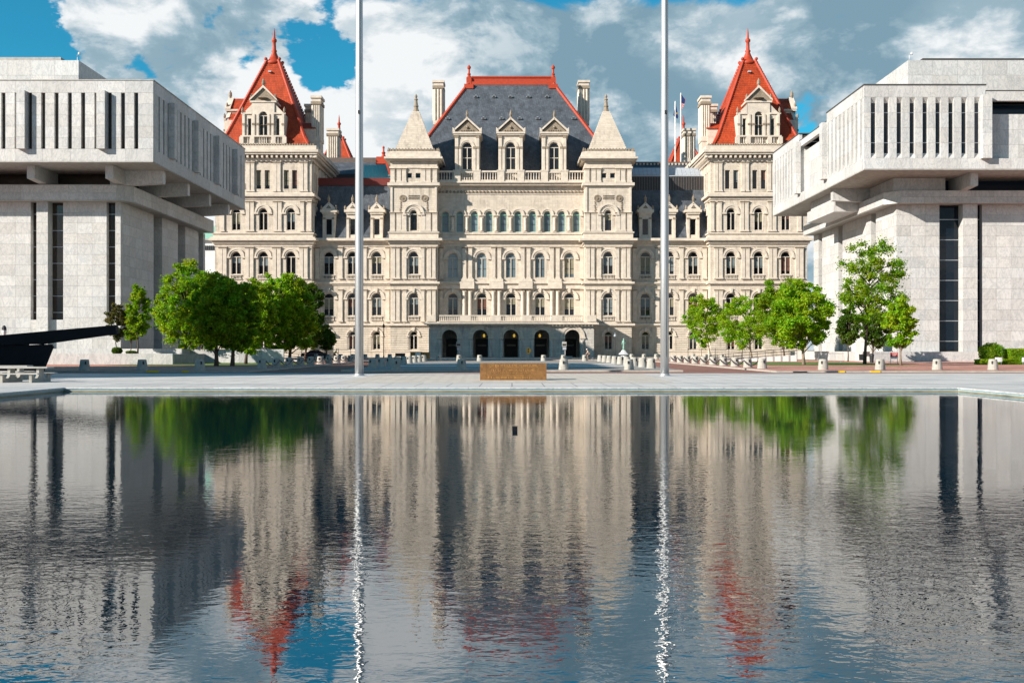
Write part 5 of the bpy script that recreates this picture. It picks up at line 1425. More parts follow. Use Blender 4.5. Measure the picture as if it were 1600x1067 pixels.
# ------------------------------------------------------------------ trees
def tree(px, base, top, cpx0, cpx1, cb, label, kind='leaf_green', d=None, dens=1.0, trunk=.16, seed=0, conic=False, leafs=.20, pale=False, name='tree', z0=.13, sparse=0.0, cat='tree', group=None):
    rng = np.random.default_rng(seed + 11)
    if d is None: d = (EYE - z0) * FPX / (base - HOR)
    x = XP(px, d); H = ZP(top, d); zc = ZP(cb, d)
    xl, xr = XP(cpx0, d), XP(cpx1, d); cxx = (xl + xr) / 2; rx = (xr - xl) / 2; rz_ = (H - zc) / 2; cz = (H + zc) / 2
    T = thing(name, label, cat, (x, d, z0), group=group)
    H -= z0; cz -= z0; zc -= z0; ox = cxx - x
    # clumps
    vol = rx * rx * rz_
    nc = int(max(22, min(210, 36 * vol ** .62)) * (1 - sparse))
    C = []
    while len(C) < nc:
        p = rng.uniform(-1, 1, 3); r_ = np.linalg.norm(p)
        if conic:
            t = (p[2] + 1) / 2; lim = (1.02 - t) ** .62 * (.80 + .2 * math.sin(t * 14 + seed)) ; hr = math.hypot(p[0], p[1])
            if hr > lim or (hr < lim * .35 and rng.random() < .6): continue
        else:
            lim = 1 + .16 * math.sin(p[0] * 7 + seed * 1.7) * math.cos(p[2] * 6 + seed)
            if r_ > lim or (r_ < .5 and rng.random() < .7): continue
            if p[2] < -.55 and math.hypot(p[0], p[1]) > .75: continue
        C.append((ox + p[0] * rx * .88, p[1] * rx * .88, cz + p[2] * rz_ * .93))
    C = np.array(C)
    cr = (0.16 + .26 * rng.random(nc)) * (vol / max(nc, 1)) ** (1 / 3) * 1.9
    cr *= 1.12
    nl = int(200 * dens)
    cen = np.repeat(C, nl, 0); rr = np.repeat(cr, nl)
    v = rng.normal(size=(nc * nl, 3)); v /= np.linalg.norm(v, axis=1)[:, None]
    rad = rr * np.abs(rng.normal(size=nc * nl) * .42 + .62)
    P = cen + v * rad[:, None] * np.array([1.1, 1.1, .82])
    P = P[P[:, 2] > zc * .55]; N = len(P)
    # leaf quads, roughly facing outward/up
    nrm = rng.normal(size=(N, 3)) * .8 + np.array([0, 0, .5]); nrm /= np.linalg.norm(nrm, axis=1)[:, None]
    a = np.cross(nrm, rng.normal(size=(N, 3))); a /= np.linalg.norm(a, axis=1)[:, None]; b = np.cross(nrm, a)
    sz = leafs * 1.15 * (.6 + .8 * rng.random(N)); a *= (sz * .5)[:, None]; b *= (sz * .34)[:, None]
    V = np.stack([P - a, P + b, P + a, P - b], 1).reshape(-1, 3)
    me = bpy.data.meshes.new('crown'); me.vertices.add(4 * N); me.vertices.foreach_set('co', V.astype(np.float32).ravel())
    me.loops.add(4 * N); me.loops.foreach_set('vertex_index', np.arange(4 * N, dtype=np.int32))
    me.polygons.add(N); me.polygons.foreach_set('loop_start', np.arange(0, 4 * N, 4, dtype=np.int32))
    try: me.polygons.foreach_set('loop_total', np.full(N, 4, dtype=np.int32))
    except Exception: pass
    me.materials.append(M[kind]); me.update(); me.validate()
    place('crown', me, T)
    # trunk and limbs
    b_ = MB(); bk = 'bark_pale' if pale else 'bark'
    top_t = zc + (H - zc) * (.85 if conic else .55)
    pts = []; rs = []
    for i in range(7):
        t = i / 6; pts.append((ox * t * .8 + rng.uniform(-.06, .06) * (i > 0), rng.uniform(-.06, .06) * (i > 0), top_t * t - (.1 if i == 0 else 0))); rs.append(trunk * (1.25 if i == 0 else 1 - .72 * t))
    b_.tube(pts, rs, bk, 8); b_.build('trunk', T, True)
    lb = MB(); idx = rng.permutation(nc)[:min(nc, 40)]
    for q in idx:
        e = Vector(C[q]); h0 = min(max(zc * .75, e.z - abs(e.x - ox) * .55 - .5), top_t * .97); st_ = Vector((ox * .8 * h0 / top_t, 0, h0))
        mid = st_.lerp(e, .5) + Vector((0, 0, .12 * (e - st_).length)); r0 = trunk * .38
        lb.tube([st_, mid, e], [r0, r0 * .6, r0 * .2], bk, 5)
    lb.build('limb', T, True)
    return T
TL = 'trees beside the left office block'; TR = 'trees beside the right office block'
tree(290, 567, 403, 238, 348, 554, 'broad bright green tree, the left end of the left grove', 'leaf_green', seed=1, dens=1.15, trunk=.2, group=TL)
tree(313, 566, 418, 283, 362, 552, 'tall tree behind the broad bright one at the left end of the grove', 'leaf_green', seed=2, trunk=.18, group=TL)
tree(338, 572, 424, 290, 391, 553, 'dense dark green tree just right of the broad bright one in the left grove', 'leaf_green', seed=3, dens=1.25, trunk=.2, group=TL)
tree(363, 572, 433, 328, 412, 554, 'dense rounded tree in the middle front of the left grove', 'leaf_green', seed=4, dens=1.25, trunk=.2, group=TL)
tree(384, 569, 443, 353, 436, 554, 'dark low tree left of the stone bollard chain row in the left grove', 'leaf_green', seed=5, dens=1.2, trunk=.18, group=TL)
tree(403, 566, 432, 378, 440, 545, 'medium tree with pale trunk behind the middle of the left grove', 'leaf_green', d=121, seed=6, trunk=.18, pale=True, group=TL)
tree(433, 560.5, 425, 394, 480, 554, 'sunlit yellow green tree over the black ramp railing in the left grove', 'leaf_bright', d=125, seed=7, dens=1.1, trunk=.2, group=TL)
tree(452, 561, 430, 430, 497, 554, 'bright green tree with thick dark trunk, second from the right end of the left grove', 'leaf_green', d=126, seed=8, dens=1.1, trunk=.22, group=TL)
tree(476, 560, 437, 462, 508, 549, 'dark green tree near the right end of the left grove', 'leaf_dark', d=136, seed=9, dens=1.1, trunk=.16, group=TL)
tree(510, 559.5, 507, 492, 526, 548, 'small dark tree at the right end of the left grove in front of the wall', 'leaf_dark', d=150, seed=10, trunk=.1, group=TL)
tree(182, 552, 473, 163, 200, 532, 'thin reddish sapling beside the tip of the black sculpture', 'leaf_red', d=108, z0=1.2, seed=12, trunk=.06, sparse=.25, dens=.55, group=TL)
tree(215, 552, 445, 196, 239, 528, 'tall thin sapling on the planter left of the grove', 'leaf_green', d=108, z0=1.2, seed=13, trunk=.09, sparse=.2, dens=.7, group=TL)
tree(205, 552, 505, 192, 218, 534, 'short sapling between the two thin ones on the planter', 'leaf_green', d=111, z0=1.2, seed=14, trunk=.06, dens=.6, group=TL)
tree(1110, 560, 456, 1066, 1132, 546, 'sparse light green tree at the left end of the right grove', 'leaf_bright', seed=21, dens=.9, sparse=.2, trunk=.11, group=TR)
tree(1175, 561, 462, 1118, 1210, 545, 'rounded open tree, second from the left in the right grove', 'leaf_bright', seed=22, dens=1.0, sparse=.1, trunk=.17, pale=True, group=TR)
tree(1226, 563, 433, 1176, 1256, 545, 'tall green tree behind in the middle of the right grove', 'leaf_green', seed=23, dens=1.1, sparse=.0, trunk=.14, group=TR)
tree(1256, 570, 436, 1200, 1303, 546, 'large bright yellow green tree at the right end of the right grove', 'leaf_bright', seed=24, dens=1.2, sparse=.0, trunk=.17, pale=True, group=TR)
tree(1351, 569, 373, 1302, 1420, 512, 'tall dark pin oak with layered branches before the right office block', 'leaf_green', seed=25, dens=.75, sparse=.5, trunk=.17, group=TR)
tree(1325, 565, 478, 1307, 1346, 543, 'small dark tree left of the tall pin oak', 'leaf_dark', seed=26, dens=.9, trunk=.08, group=TR)
tree(1363, 566, 478, 1344, 1392, 545, 'dark tree hidden behind the tall pin oak', 'leaf_dark', seed=27, dens=.8, sparse=.2, trunk=.13, group=TR)
tree(1408, 571, 465, 1378, 1433, 546, 'small bright lime tree with pale trunk right of the pin oak', 'leaf_bright', seed=28, dens=.9, sparse=.1, trunk=.12, pale=True, group=TR)
# shrubs and hedges
def hedge(name, label, x0, x1, y0, y1, z0, z1, kind, seed, round_=False, cat='hedge', n=9000):
    rng = np.random.default_rng(seed)
    T = thing(name, label, cat, ((x0 + x1) / 2, (y0 + y1) / 2, z0)); L = np.array([(x1 - x0) / 2, (y1 - y0) / 2, z1 - z0])
    P = rng.uniform(-1, 1, (n, 3))
    if round_:
        P /= np.maximum(np.linalg.norm(P, axis=1)[:, None], .2) / (rng.random(n) ** .25)[:, None]
        bumps = 1 + .1 * np.sin(P[:, 0] * 9 + seed) * np.cos(P[:, 1] * 7); P *= bumps[:, None]; P[:, 2] = P[:, 2] * .5 + .5
    else:
        k = rng.integers(0, 5, n)
        P[k == 0, 2] = 1; P[k == 1, 1] = -1; P[k == 2, 0] = -1; P[k == 3, 0] = 1; P[:, 2] = (P[:, 2] + 1) / 2
        P += rng.normal(size=(n, 3)) * .02
    P = P * L; N = n
    nrm = rng.normal(size=(N, 3)); nrm /= np.linalg.norm(nrm, axis=1)[:, None]
    a = np.cross(nrm, rng.normal(size=(N, 3))); a /= np.linalg.norm(a, axis=1)[:, None]; b = np.cross(nrm, a)
    a *= .07; b *= .05; V = np.stack([P - a, P + b, P + a, P - b], 1).reshape(-1, 3)
    me = bpy.data.meshes.new('foliage'); me.vertices.add(4 * N); me.vertices.foreach_set('co', V.astype(np.float32).ravel())
    me.loops.add(4 * N); me.loops.foreach_set('vertex_index', np.arange(4 * N, dtype=np.int32))
    me.polygons.add(N); me.polygons.foreach_set('loop_start', np.arange(0, 4 * N, 4, dtype=np.int32))
    me.materials.append(M[kind]); me.update(); me.validate(); place('foliage', me, T)
    b = MB(); q = .86
    if round_: b.lathe([(L[0] * .45, 0), (L[0] * .75, L[2] * .3), (L[0] * .72, L[2] * .62), (L[0] * .3, L[2] * .88)], 0, 0, 'leaf_dark', 12)
    else: b.box(-L[0] * .98, L[0] * .98, -L[1] * q, L[1] * q, 0, L[2] * .93, 'leaf_dark')
    b.build('inner_growth', T, round_)
d = 112
hedge('round_shrub', 'dark rounded shrub at the right edge in front of the marble plinth', XP(1540, d), XP(1578, d), d, d + 2.8, .13, ZP(535, d), 'leaf_green', 5, True, 'shrub', 9000)
hedge('clipped_hedge', 'tall clipped green hedge at the right edge behind the low hedge', XP(1580, d), XP(1640, d), d, d + 1.5, .13, ZP(545.5, d), 'leaf_bright', 6, n=9000)
hedge('low_hedge', 'low clipped hedge strip below the round shrub', XP(1534, 103), XP(1640, 103), 103, 104.4, .13, ZP(562, 103), 'leaf_bright', 7, n=12000)
hedge('dark_bush', 'small dark green bush at the foot of the thin reddish sapling', XP(174, 106.5), XP(190, 106.5), 106, 107.3, 1.2, ZP(542.5, 106.5), 'leaf_dark', 8, True, 'bush', 2500)
hedge('dark_bush', 'flat dark bush at the foot of the short sapling on the planter', XP(196, 106.5), XP(213, 106.5), 106, 107.2, 1.2, ZP(548, 106.5), 'leaf_dark', 9, True, 'bush', 2500)
for (p0, p1, lab) in ((1555, 1566, 'small white notice board on legs in the low hedge'), (1597, 1606, 'small white notice board at the right edge by the low hedge')):
    T = thing('notice_board', lab, 'sign', (XP((p0 + p1) / 2, 102.5), 102.5, .13)); w_ = XP(p1, 102.5) - XP(p0, 102.5)
    b = MB(); b.box(-w_ / 2, w_ / 2, -.03, .03, .3, .75, 'white_paint'); b.build('board', T)
    for sx in (-1, 1): b = MB(); b.box(sx * w_ * .35 - .03, sx * w_ * .35 + .03, -.02, .02, 0, .3, 'galvanised'); b.build('leg', T)

# ------------------------------------------------------------------ bollards and chains
def bollard0():
    T = thing('stone_bollard', 'x', 'bollard', (0, 0, 0))
    b = MB(); b.lathe([(.40, 0), (.39, .08), (.36, .40), (.315, .76), (.29, .82), (.02, .83)], 0, 0, 'bollard_concrete', 16); b.build('body', T, False)
    b = MB(); b.box(-.05, .05, -.40, -.28, .46, .68, 'dark_recess'); b.build('slot', T)
    return T
b0 = None
def bollard(x, y, z, rz, label, group):
    global b0
    if b0 is None: b0 = bollard0(); b0.location = (x, y, z); b0.rotation_euler = (0, 0, rz); b0['label'] = label; b0['group'] = group; return b0
    return dup(b0, (x, y, z), rz, label, group)
gI = 'bollards round the central island'; gS = 'bollards along the side pavements'; gC = 'chained bollards at the road mouth'; gF = 'far bollards before the capitol'
for i, x in enumerate((-9.0, -3.9, 4.0, 9.05)):
    bollard(x, 77, .134, -x * .03, '%s from the left of the four bollards on the front edge of the central island' % ORD[i], gI)
ys_ = [83, 88.5, 94.5, 100.5, 106.5, 112.5, 118.5, 124.5, 131]
for s, nm in ((-1, 'left'), (1, 'right')):
    for i, y in enumerate(ys_): bollard(s * 11.6, y, .134, s * .5, '%s bollard from the front in the row down the %s edge of the central island' % (ORD[i], nm), gI)
for i, x in enumerate((-10.0, -7.2, -4.4, 4.3, 7.0, 9.9)): bollard(x, 135.5, .134, 0, '%s from the left in the row across the far edge of the central island' % ORD[i], gI)
for s, nm, xs in ((-1, 'left', (-23.3, -27.6, -31.9)), (1, 'right', (24.0, 28.4, 32.8, 37.1))):
    for i, x in enumerate(xs):
        bollard(x, 74.3 if s < 0 else 76.8, .134, s * -.6, '%s lone bollard outward from the road mouth along the %s pavement' % (ORD[i], nm), gS)
cy = [82, 87, 92, 97, 102, 107, 112, 117, 122, 127]
for s, nm in ((-1, 'left'), (1, 'right')):
    for i, y in enumerate(cy): bollard(s * 20.6, y, .134, s * .2, '%s bollard from the front in the chained row on the %s side of the road' % (ORD[i], nm), gC)
    for i, (y0, y1) in enumerate(zip(cy[:-1], cy[1:])):
        b = MB(); pts = []
        for k in range(7):
            t = k / 6; pts.append((s * 20.6 - s * .33, y0 + (y1 - y0) * t, .134 + .62 - .42 * (1 - (2 * t - 1) ** 2)))
        b.tube(pts, .045, 'dark_metal', 6); o = b.build('chain')
        tag(o, '%s dark chain from the front between the %s chained bollards' % (ORD[i], nm), 'chain', 'chains between the bollards')
for s, nm in ((-1, 'left'), (1, 'right')):
    for i in range(7):
        x = s * (19.4 + 1.95 * i) if s < 0 else 19.0 + 1.95 * i
        if s > 0 and i in (3, 4): x += 6.5
        bollard(x, 158, .15, 0, '%s bollard outward from the middle in the far %s row before the building' % (ORD[i], nm), gF)

# ------------------------------------------------------------------ flagpoles
def flagpole(x, y, label):
    T = thing('flagpole', label, 'flagpole', (x, y, 0), group='tall steel flagpoles')
    b = MB(); b.lathe([(.275, .02), (.27, 8), (.245, 17), (.20, 34), (.12, 50)], 0, 0, 'pole_steel', 28); b.build('pole', T, True)
    b = MB(); b.lathe([(.46, 0), (.46, .03), (.33, .05), (.31, .12), (.28, .14)], 0, 0, 'pole_steel', 24); b.build('base_plate', T)
    b = MB(); b.tube([(.10, -.28, 1.2), (.10, -.25, 12.6), (.08, -.2, 49.5)], .014, 'dark_metal', 5); b.build('halyard', T)
    b = MB(); b.lathe([(.05, 50), (.28, 50.25), (.28, 50.5), (.05, 50.75)], 0, 0, 'pole_steel', 16); b.build('truck_ball', T)
    b = MB(); b.box(-.05, .12, -.36, -.24, 16.9, 17.1, 'dark_metal'); b.build('pulley', T)
flagpole(XP(561.3, 64.5), 64.5, 'tall silver flagpole left of centre on the marble deck')
flagpole(XP(1038.5, 64.5), 64.5, 'tall silver flagpole right of centre on the marble deck')

def roofpole(px, top, flagw, label, us_flag):
    d = 236; x = XP(px, d); zt = ZP(top, d)
    T = thing('roof_flagpole', label, 'flagpole', (x, d, 30)); zt -= 30
    b = MB(); b.lathe([(.16, 0), (.13, zt), (.02, zt + .3)], 0, 0, 'white_paint', 8); b.build('pole', T)
    F_ = thing('flag', ('limp flag of red and white stripes with a blue corner' if us_flag else 'limp dark blue flag with a small gold emblem') + ' on a roof pole', 'flag', (x, d, 30))
    k = d / FPX
    if us_flag:
        z1 = zt - .2; z0 = ZP(172.5, d) - 30; wd = 7 * k
        b = MB(); n = 13
        pts = [(0.12, z1, .02), (.9, z1 - 1.6, .1), (wd, z1 - 2.6, 0), (wd * .8, z0 + 2.0, .1), (.3, z0, 0)]
        b.prism([(.14, z1), (1.0, z1 - 1.2), (.85, z1 - 2.2), (.14, z1 - 2.0)], -.1, .1, 'flag_blue'); b.build('canton', F_)
        b = MB(); z_ = z1 - 1.2; m2 = MB()
        for i in range(11):
            q0 = i / 11; q1 = (i + 1) / 11
            zA, zB = z1 - 1.9 - (z1 - 1.9 - z0) * q0, z1 - 1.9 - (z1 - 1.9 - z0) * q1
            w0 = wd * (1 - .75 * q0 ** 2.2); w1 = wd * (1 - .75 * q1 ** 2.2); up = .9
            b.prism([(.14, zA), (w0, zA + up * (1 - q0) + .2), (w1, zB + up * (1 - q1) + .2), (.14, zB)], -.09 + .03 * (i % 2), .09 - .03 * (i % 2), 'flag_red' if i % 2 == 0 else 'flag_white')
        b.build('stripe', F_)
    else:
        b = MB(); z1 = zt - .3; z0 = ZP(186, d) - 30
        b.prism([(.1, z1), (.35, z1 - 1.2), (.75, z1 - 3.2), (.55, z0), (.1, z0 + .4)], -.12, .12, 'flag_blue'); b.prism([(-.1, z1 - 1.5), (-.45, z0 + .9), (-.1, z0 + .5)], -.1, .1, 'flag_blue'); b.build('cloth', F_)
        b = MB(); b.prism([(.25, z1 - 2.6), (.5, z1 - 2.6), (.45, z1 - 2.2), (.3, z1 - 2.2)], -.14, -.12, 'yellow_paint'); b.build('emblem', F_)
roofpole(1055, 160, 5, 'shorter white roof pole with the dark blue flag', False)
roofpole(1063.8, 147, 7, 'taller white roof pole with the striped flag', True)

# ------------------------------------------------------------------ bronze plaza sign
T = thing('bronze_sign', 'low wide bronze sign block with raised lettering beyond the pool', 'sign', (XP(802, 55.1), 55.1, 0.0))
w2 = 104 / 2 * 55.1 / FPX; zt = .955
b = MB(); b.box(-w2, w2, .02, 1.3, .0, zt - .01, 'bronze'); b.build('block', T)
xs_ = [-w2, -w2 + .36, -w2 + 1.2, -w2 + 2.45, w2 - .0]
rows_ = [(.0, .28), (.28, .60), (.60, zt)]
for i in range(4):
    for (a, c) in rows_:
        b = MB(); b.box(xs_[i] + .004, xs_[i + 1] - .004, 0, .02, a + .003, c - .003, 'bronze'); b.build('bronze_plate', T)
b = MB(); b.box(-w2 - .0, w2, .0, 1.32, zt - .006, zt + .014, 'galvanised'); b.build('cap', T)
rng = random.Random(3); b = MB()
def letters(z, h, x0, x1):
    x = x0
    while x < x1:
        wl = h * rng.uniform(.45, .75)
        if rng.random() < .13: x += h * .7; continue
        k = rng.randrange(6); t = h * .16; Y0, Y1 = -.018, .0
        if k in (0, 1, 2, 4): b.box(x, x + t, Y0, Y1, z, z + h, 'bronze_bright')
        if k in (0, 3, 4): b.box(x + wl - t, x + wl, Y0, Y1, z, z + h, 'bronze_bright')
        if k in (0, 1, 3): b.box(x + t, x + wl - t, Y0, Y1, z + h - t, z + h, 'bronze_bright')
        if k in (1, 2, 5): b.box(x + t, x + wl, Y0, Y1, z, z + t, 'bronze_bright')
        if k in (0, 1, 4): b.box(x + t, x + wl - t, Y0, Y1, z + h * .45, z + h * .45 + t, 'bronze_bright')
        if k == 5: b.box(x + wl * .4, x + wl * .4 + t, Y0, Y1, z, z + h, 'bronze_bright')
        x += wl + h * .22
letters(.735, .13, -w2 + .55, w2 - .55); letters(.50, .10, -w2 + .6, w2 - .65); letters(.37, .06, -w2 + 1.0, w2 - 1.0); letters(.09, .11, -w2 + .45, w2 - .9)
b.box(-w2 + .2, w2 - .15, -.012, 0, .262, .272, 'bronze_bright'); o = b.build('lettering', T); o['kind'] = 'stuff'

# ------------------------------------------------------------------ black sculpture and picnic table
d = 67.0; k = d / FPX
T = thing('black_sculpture', 'huge black steel sculpture with a slanting beam at the left edge', 'sculpture', (XP(40, d), d, 0), loc_children=False)
q = lambda px, py: (XP(px, d), ZP(py, d))
b = MB(); b.prism([q(-60, 529), q(0, 523.7), q(90, 515.6), q(179.7, 507.8), q(182, 521.6), q(110, 531.5), q(63, 538.0), q(22, 538.0), q(-60, 545)], d, d + .5, 'black_metal'); b.build('beam', T)
b = MB(); b.prism([q(-60, 540), q(24, 537), q(12, 560), q(2, 589), q(-60, 589)], d + .2, d + 2.0, 'black_metal'); b.build('leg', T)
b = MB(); b.prism([q(22, 540), q(64, 538), q(46, 589), q(2, 589), q(10, 566)], d + .1, d + 1.8, 'black_metal'); b.build('leg', T)
b = MB(); b.prism([q(52, 540.4), q(84.5, 540.6), q(66, 586), q(40, 589)], d - .5, d + .05, 'black_metal'); b.build('leg', T)
def picnic(x, y, label):
    T = thing('picnic_table', label, 'picnic table', (x, y, 0), group='pale stone picnic tables')
    b = MB(); b.box(-1.3, 1.3, -.38, .38, .72, .80, 'concrete'); b.build('table_top', T)
    for sy in (-.95, .95): b = MB(); b.box(-1.15, 1.15, sy - .18, sy + .18, .42, .48, 'concrete'); b.build('bench_seat', T)
    for sx in (-.75, .75):
        b = MB(); n = 6
        pts = [(-1.05, 0), (1.05, 0), (1.05, .42), (.82, .42)]
        for i in range(n + 1): a = PI * i / n; pts.append((.55 + .27 * math.cos(a) * (1), .33 - .22 * math.sin(a) + .09))
        pts += [(.26, .72), (-.26, .72)]
        for i in range(n + 1): a = PI * i / n; pts.append((-.55 + .27 * math.cos(a), .33 - .22 * math.sin(a) + .09))
        pts += [(-.82, .42), (-1.05, .42)]
        v0 = len(b.v); b.prism(pts, -.07, .07, 'bollard_concrete')
        b.v = [(sx + v[1], v[0], v[2]) for v in b.v]; b.build('support', T)
picnic(-25.4, 52.0, 'pale picnic table at the left edge, the nearer of two')
picnic(-28.4, 56.0, 'pale picnic table at the left edge, the one behind beside the sculpture')

# lamp at the left edge
d = 96
T = thing('street_lamp', 'globe lamp on a dark post rising behind the black sculpture', 'street lamp', (XP(6.5, d), d, .13))
zt = ZP(508.5, d) - .13
b = MB(); b.lathe([(.1, 0), (.06, .4), (.05, zt - 1.0)], 0, 0, 'dark_metal', 8); b.build('post', T)
b = MB(); b.lathe([(.1, zt - 1.0), (.2, zt - .7), (.21, zt - .45)], 0, 0, 'white_wall', 10); b.build('lamp_globe', T)
b = MB(); b.lathe([(.22, zt - .45), (.2, zt - .2), (.08, zt)], 0, 0, 'dark_metal', 10); b.build('lamp_cap', T)
for (px, py, lab, wht) in ((599.5, 502, 'slim dark spire topped lamp post left of the porch', 0), (961, 519, 'thin lamp post with pale head right of the porch', 1)):
    d = 165; T = thing('lamp_post', lab, 'lamp post', (XP(px, d), d, .15)); zt = ZP(py, d) - .15
    b = MB(); b.lathe([(.14, 0), (.10, .5), (.07, .6), (.06, zt * .82)], 0, 0, 'dark_metal', 8); b.build('post', T)
    b = MB(); b.lathe([(.06, zt * .82), (.2, zt * .84), (.2, zt * .89), (.05, zt * .93), (.01, zt)], 0, 0, 'white_panel' if wht else 'dark_metal', 8); b.build('lamp_head', T)

# ------------------------------------------------------------------ small things before the capitol
d = 150
T = thing('traffic_signal', 'small yellow traffic signal before the middle of the porch', 'traffic signal', (XP(825.5, d), d, .15)); zt = ZP(543.5, d) - .15
b = MB(); b.tube([(0, 0, 0), (0, 0, zt - .8)], .05, 'galvanised'); b.build('post', T)
b = MB(); b.box(-.22, .2, -.15, .15, zt - .85, zt, 'signal_yellow'); b.box(.2, .42, -.1, .1, zt - .6, zt - .2, 'signal_yellow'); b.build('signal_head', T)
b = MB(); b.box(-.12, .1, -.17, -.15, zt - .35, zt - .1, 'dark_recess'); b.box(-.12, .1, -.17, -.15, zt - .7, zt - .45, 'dark_recess'); b.build('lens', T)
for (px, lab) in ((717, 'grey notice box on a post before the left porch arch'), (882, 'grey notice box on a post before the right porch arch')):
    T = thing('sign_post', lab, 'sign', (XP(px, d), d, .15)); zt = ZP(534, d) - .15
    b = MB(); b.tube([(.1, 0, 0), (.1, 0, zt)], .07, 'galvanised'); b.build('post', T)
    b = MB(); b.box(-.38, .3, -.12, -.02, zt - .75, zt, 'concrete'); b.box(-.28, .25, -.14, -.12, zt - 1.2, zt - .85, 'white_panel'); b.build('sign_plate', T)
    b = MB(); b.box(-.3, .22, -.135, -.121, zt - .6, zt - .3, 'dark_metal'); b.build('dark_panel', T)
d = 165
T = thing('statue', 'slender green copper figure on a white flared pedestal right of the porch', 'statue', (XP(974.5, d), d, .15)); zb = ZP(547, d) - .15; zt = ZP(528.5, d) - .15
b = MB(); b.lathe([(.85, 0), (.85, .2), (.55, .35), (.45, .5), (.9, .75), (.5, 1.1), (.28, zb)], 0, 0, 'white_wall', 8); b.build('pedestal', T)
b = MB(); h = zt - zb; b.lathe([(.2, zb), (.17, zb + h * .2), (.13, zb + h * .45), (.2, zb + h * .6), (.24, zb + h * .75), (.08, zb + h * .83), (.13, zb + h * .9), (.1, zb + h * .97), (.02, zb + h)], 0, 0, 'copper_statue', 10)
b.tube([(.2, 0, zb + h * .76), (.3, -.1, zb + h * .6), (.12, -.25, zb + h * .55)], .05, 'copper_statue'); b.tube([(-.2, 0, zb + h * .76), (-.3, 0, zb + h * .55), (-.26, 0, zb + h * .42)], .05, 'copper_statue'); b.build('figure', T, True)
d = 162
for (a, c, t_, lab) in ((641, 659, 549.5, 'brown wooden crate left of the porch, the larger with a white paper'), (660, 671, 550.5, 'smaller brown wooden crate against the porch pier')):
    x0, x1 = XP(a, d), XP(c, d); zt = ZP(t_, d) - .15
    T = thing('wooden_crate', lab, 'crate', ((x0 + x1) / 2, d, .15), group='wooden crates'); L = (x1 - x0)
    n = 6
    for i in range(n): b = MB(); b.box(-L / 2, L / 2, 0, .05, zt * i / n + .01, zt * (i + 1) / n - .01, 'wood'); b.build('plank', T)
    b = MB(); b.box(-L / 2 + .02, L / 2 - .02, .05, 1.5, 0, zt - .02, 'wood'); b.build('box', T)
    if a < 650: b = MB(); b.box(-.1, .75, -.02, -.005, zt * .45, zt * .9, 'white_paint'); b.build('paper', T)
# concrete planters / seats in the far centre
for (a, c, t_, lab) in ((617, 633, 552.5, 'dark bench with a grey frame before the wall left of the crates'), (884, 894, 558, 'small grey utility box before the right porch arch')):
    d = 160; x0, x1 = XP(a, d), XP(c, d); zt = max(.4, ZP(t_, d) - .15)
    T = thing('bench' if a < 700 else 'utility_box', lab, 'bench' if a < 700 else 'box', ((x0 + x1) / 2, d, .15))
    b = MB()
    if a < 700:
        b.box(-.8, .8, -.2, .3, .42, .5, 'dark_metal'); b.build('seat', T); b = MB(); b.box(-.8, .8, .25, .33, .5, .95, 'dark_metal'); b.build('backrest', T)
        for sx in (-.7, .7): b = MB(); b.box(sx - .05, sx + .05, -.2, .3, 0, .42, 'galvanised'); b.build('leg', T)
    else:
        b.box(-.5, .5, -.3, .3, 0, zt, 'concrete'); b.build('body', T); b = MB(); b.box(-.55, .55, -.35, .35, zt, zt + .06, 'galvanised'); b.build('lid', T)
# iron fences along the capitol foot
for (a, c, lab) in ((452, 548, 'thin iron fence along the foot of the left wing'), (1075, 1160, 'thin iron fence along the foot of the right wing')):
    d = 182; x0, x1 = XP(a, d), XP(c, d); T = thing('iron_fence', lab, 'fence', ((x0 + x1) / 2, d, .15)); L = x1 - x0
    b = MB(); b.tube([(-L / 2, 0, 1.55), (L / 2, 0, 1.55)], .04, 'dark_metal'); b.tube([(-L / 2, 0, .3), (L / 2, 0, .3)], .04, 'dark_metal'); b.build('rail', T)
    n = int(L / 2.2)
    for i in range(n + 1): b = MB(); x = -L / 2 + L * i / n; b.tube([(x, 0, 0), (x, 0, 1.75)], .05, 'dark_metal'); b.build('fence_post', T)
# white site container behind the left grove
d = 140; T = thing('site_container', 'white panelled container behind the left tree trunks', 'container', (XP(421, d), d, .13))
b = MB(); b.box(-1.2, 1.2, 0, 2.2, .1, 1.85, 'white_wall'); b.build('body', T)
for i in range(3): b = MB(); b.box(-1.15 + .8 * i, -.4 + .8 * i, -.03, 0, .2, 1.75, 'white_wall'); b.build('side_panel', T)
# steel crowd barriers on the right
for (a, c, lab) in ((1279, 1319, 'grey steel crowd barrier left of the tall pin oak'), (1366, 1396, 'grey steel crowd barrier between the pin oak and the lime tree')):
    d = 121; x0, x1 = XP(a, d), XP(c, d); L = x1 - x0
    T = thing('crowd_barrier', lab, 'barrier', ((x0 + x1) / 2, d, .13), group='steel crowd barriers')
    b = MB(); b.tube([(-L / 2, 0, .12), (-L / 2, 0, 1.1), (L / 2, 0, 1.1), (L / 2, 0, .12)], .03, 'galvanised'); b.tube([(-L / 2, 0, .2), (L / 2, 0, .2)], .025, 'galvanised'); b.build('frame', T)
    b = MB()
    for i in range(1, 22): x = -L / 2 + L * i / 22; b.tube([(x, 0, .2), (x, 0, 1.1)], .014, 'galvanised', 4)
    b.build('bar', T)
    for sx in (-.35, .35): b = MB(); b.box(sx * L - .03, sx * L + .03, -.3, .3, 0, .12, 'galvanised'); b.build('foot', T)
d = 112
T = thing('warning_sign', 'small red and white warning sign on legs left of the lime tree', 'sign', (XP(1397, d), d, .14))
b = MB(); b.box(-.42, .42, -.02, .02, .62, 1.22, 'sign_red'); b.build('board', T)
b = MB(); b.box(-.4, .4, -.03, -.02, .52, .72, 'white_paint')
rng = random.Random(5)
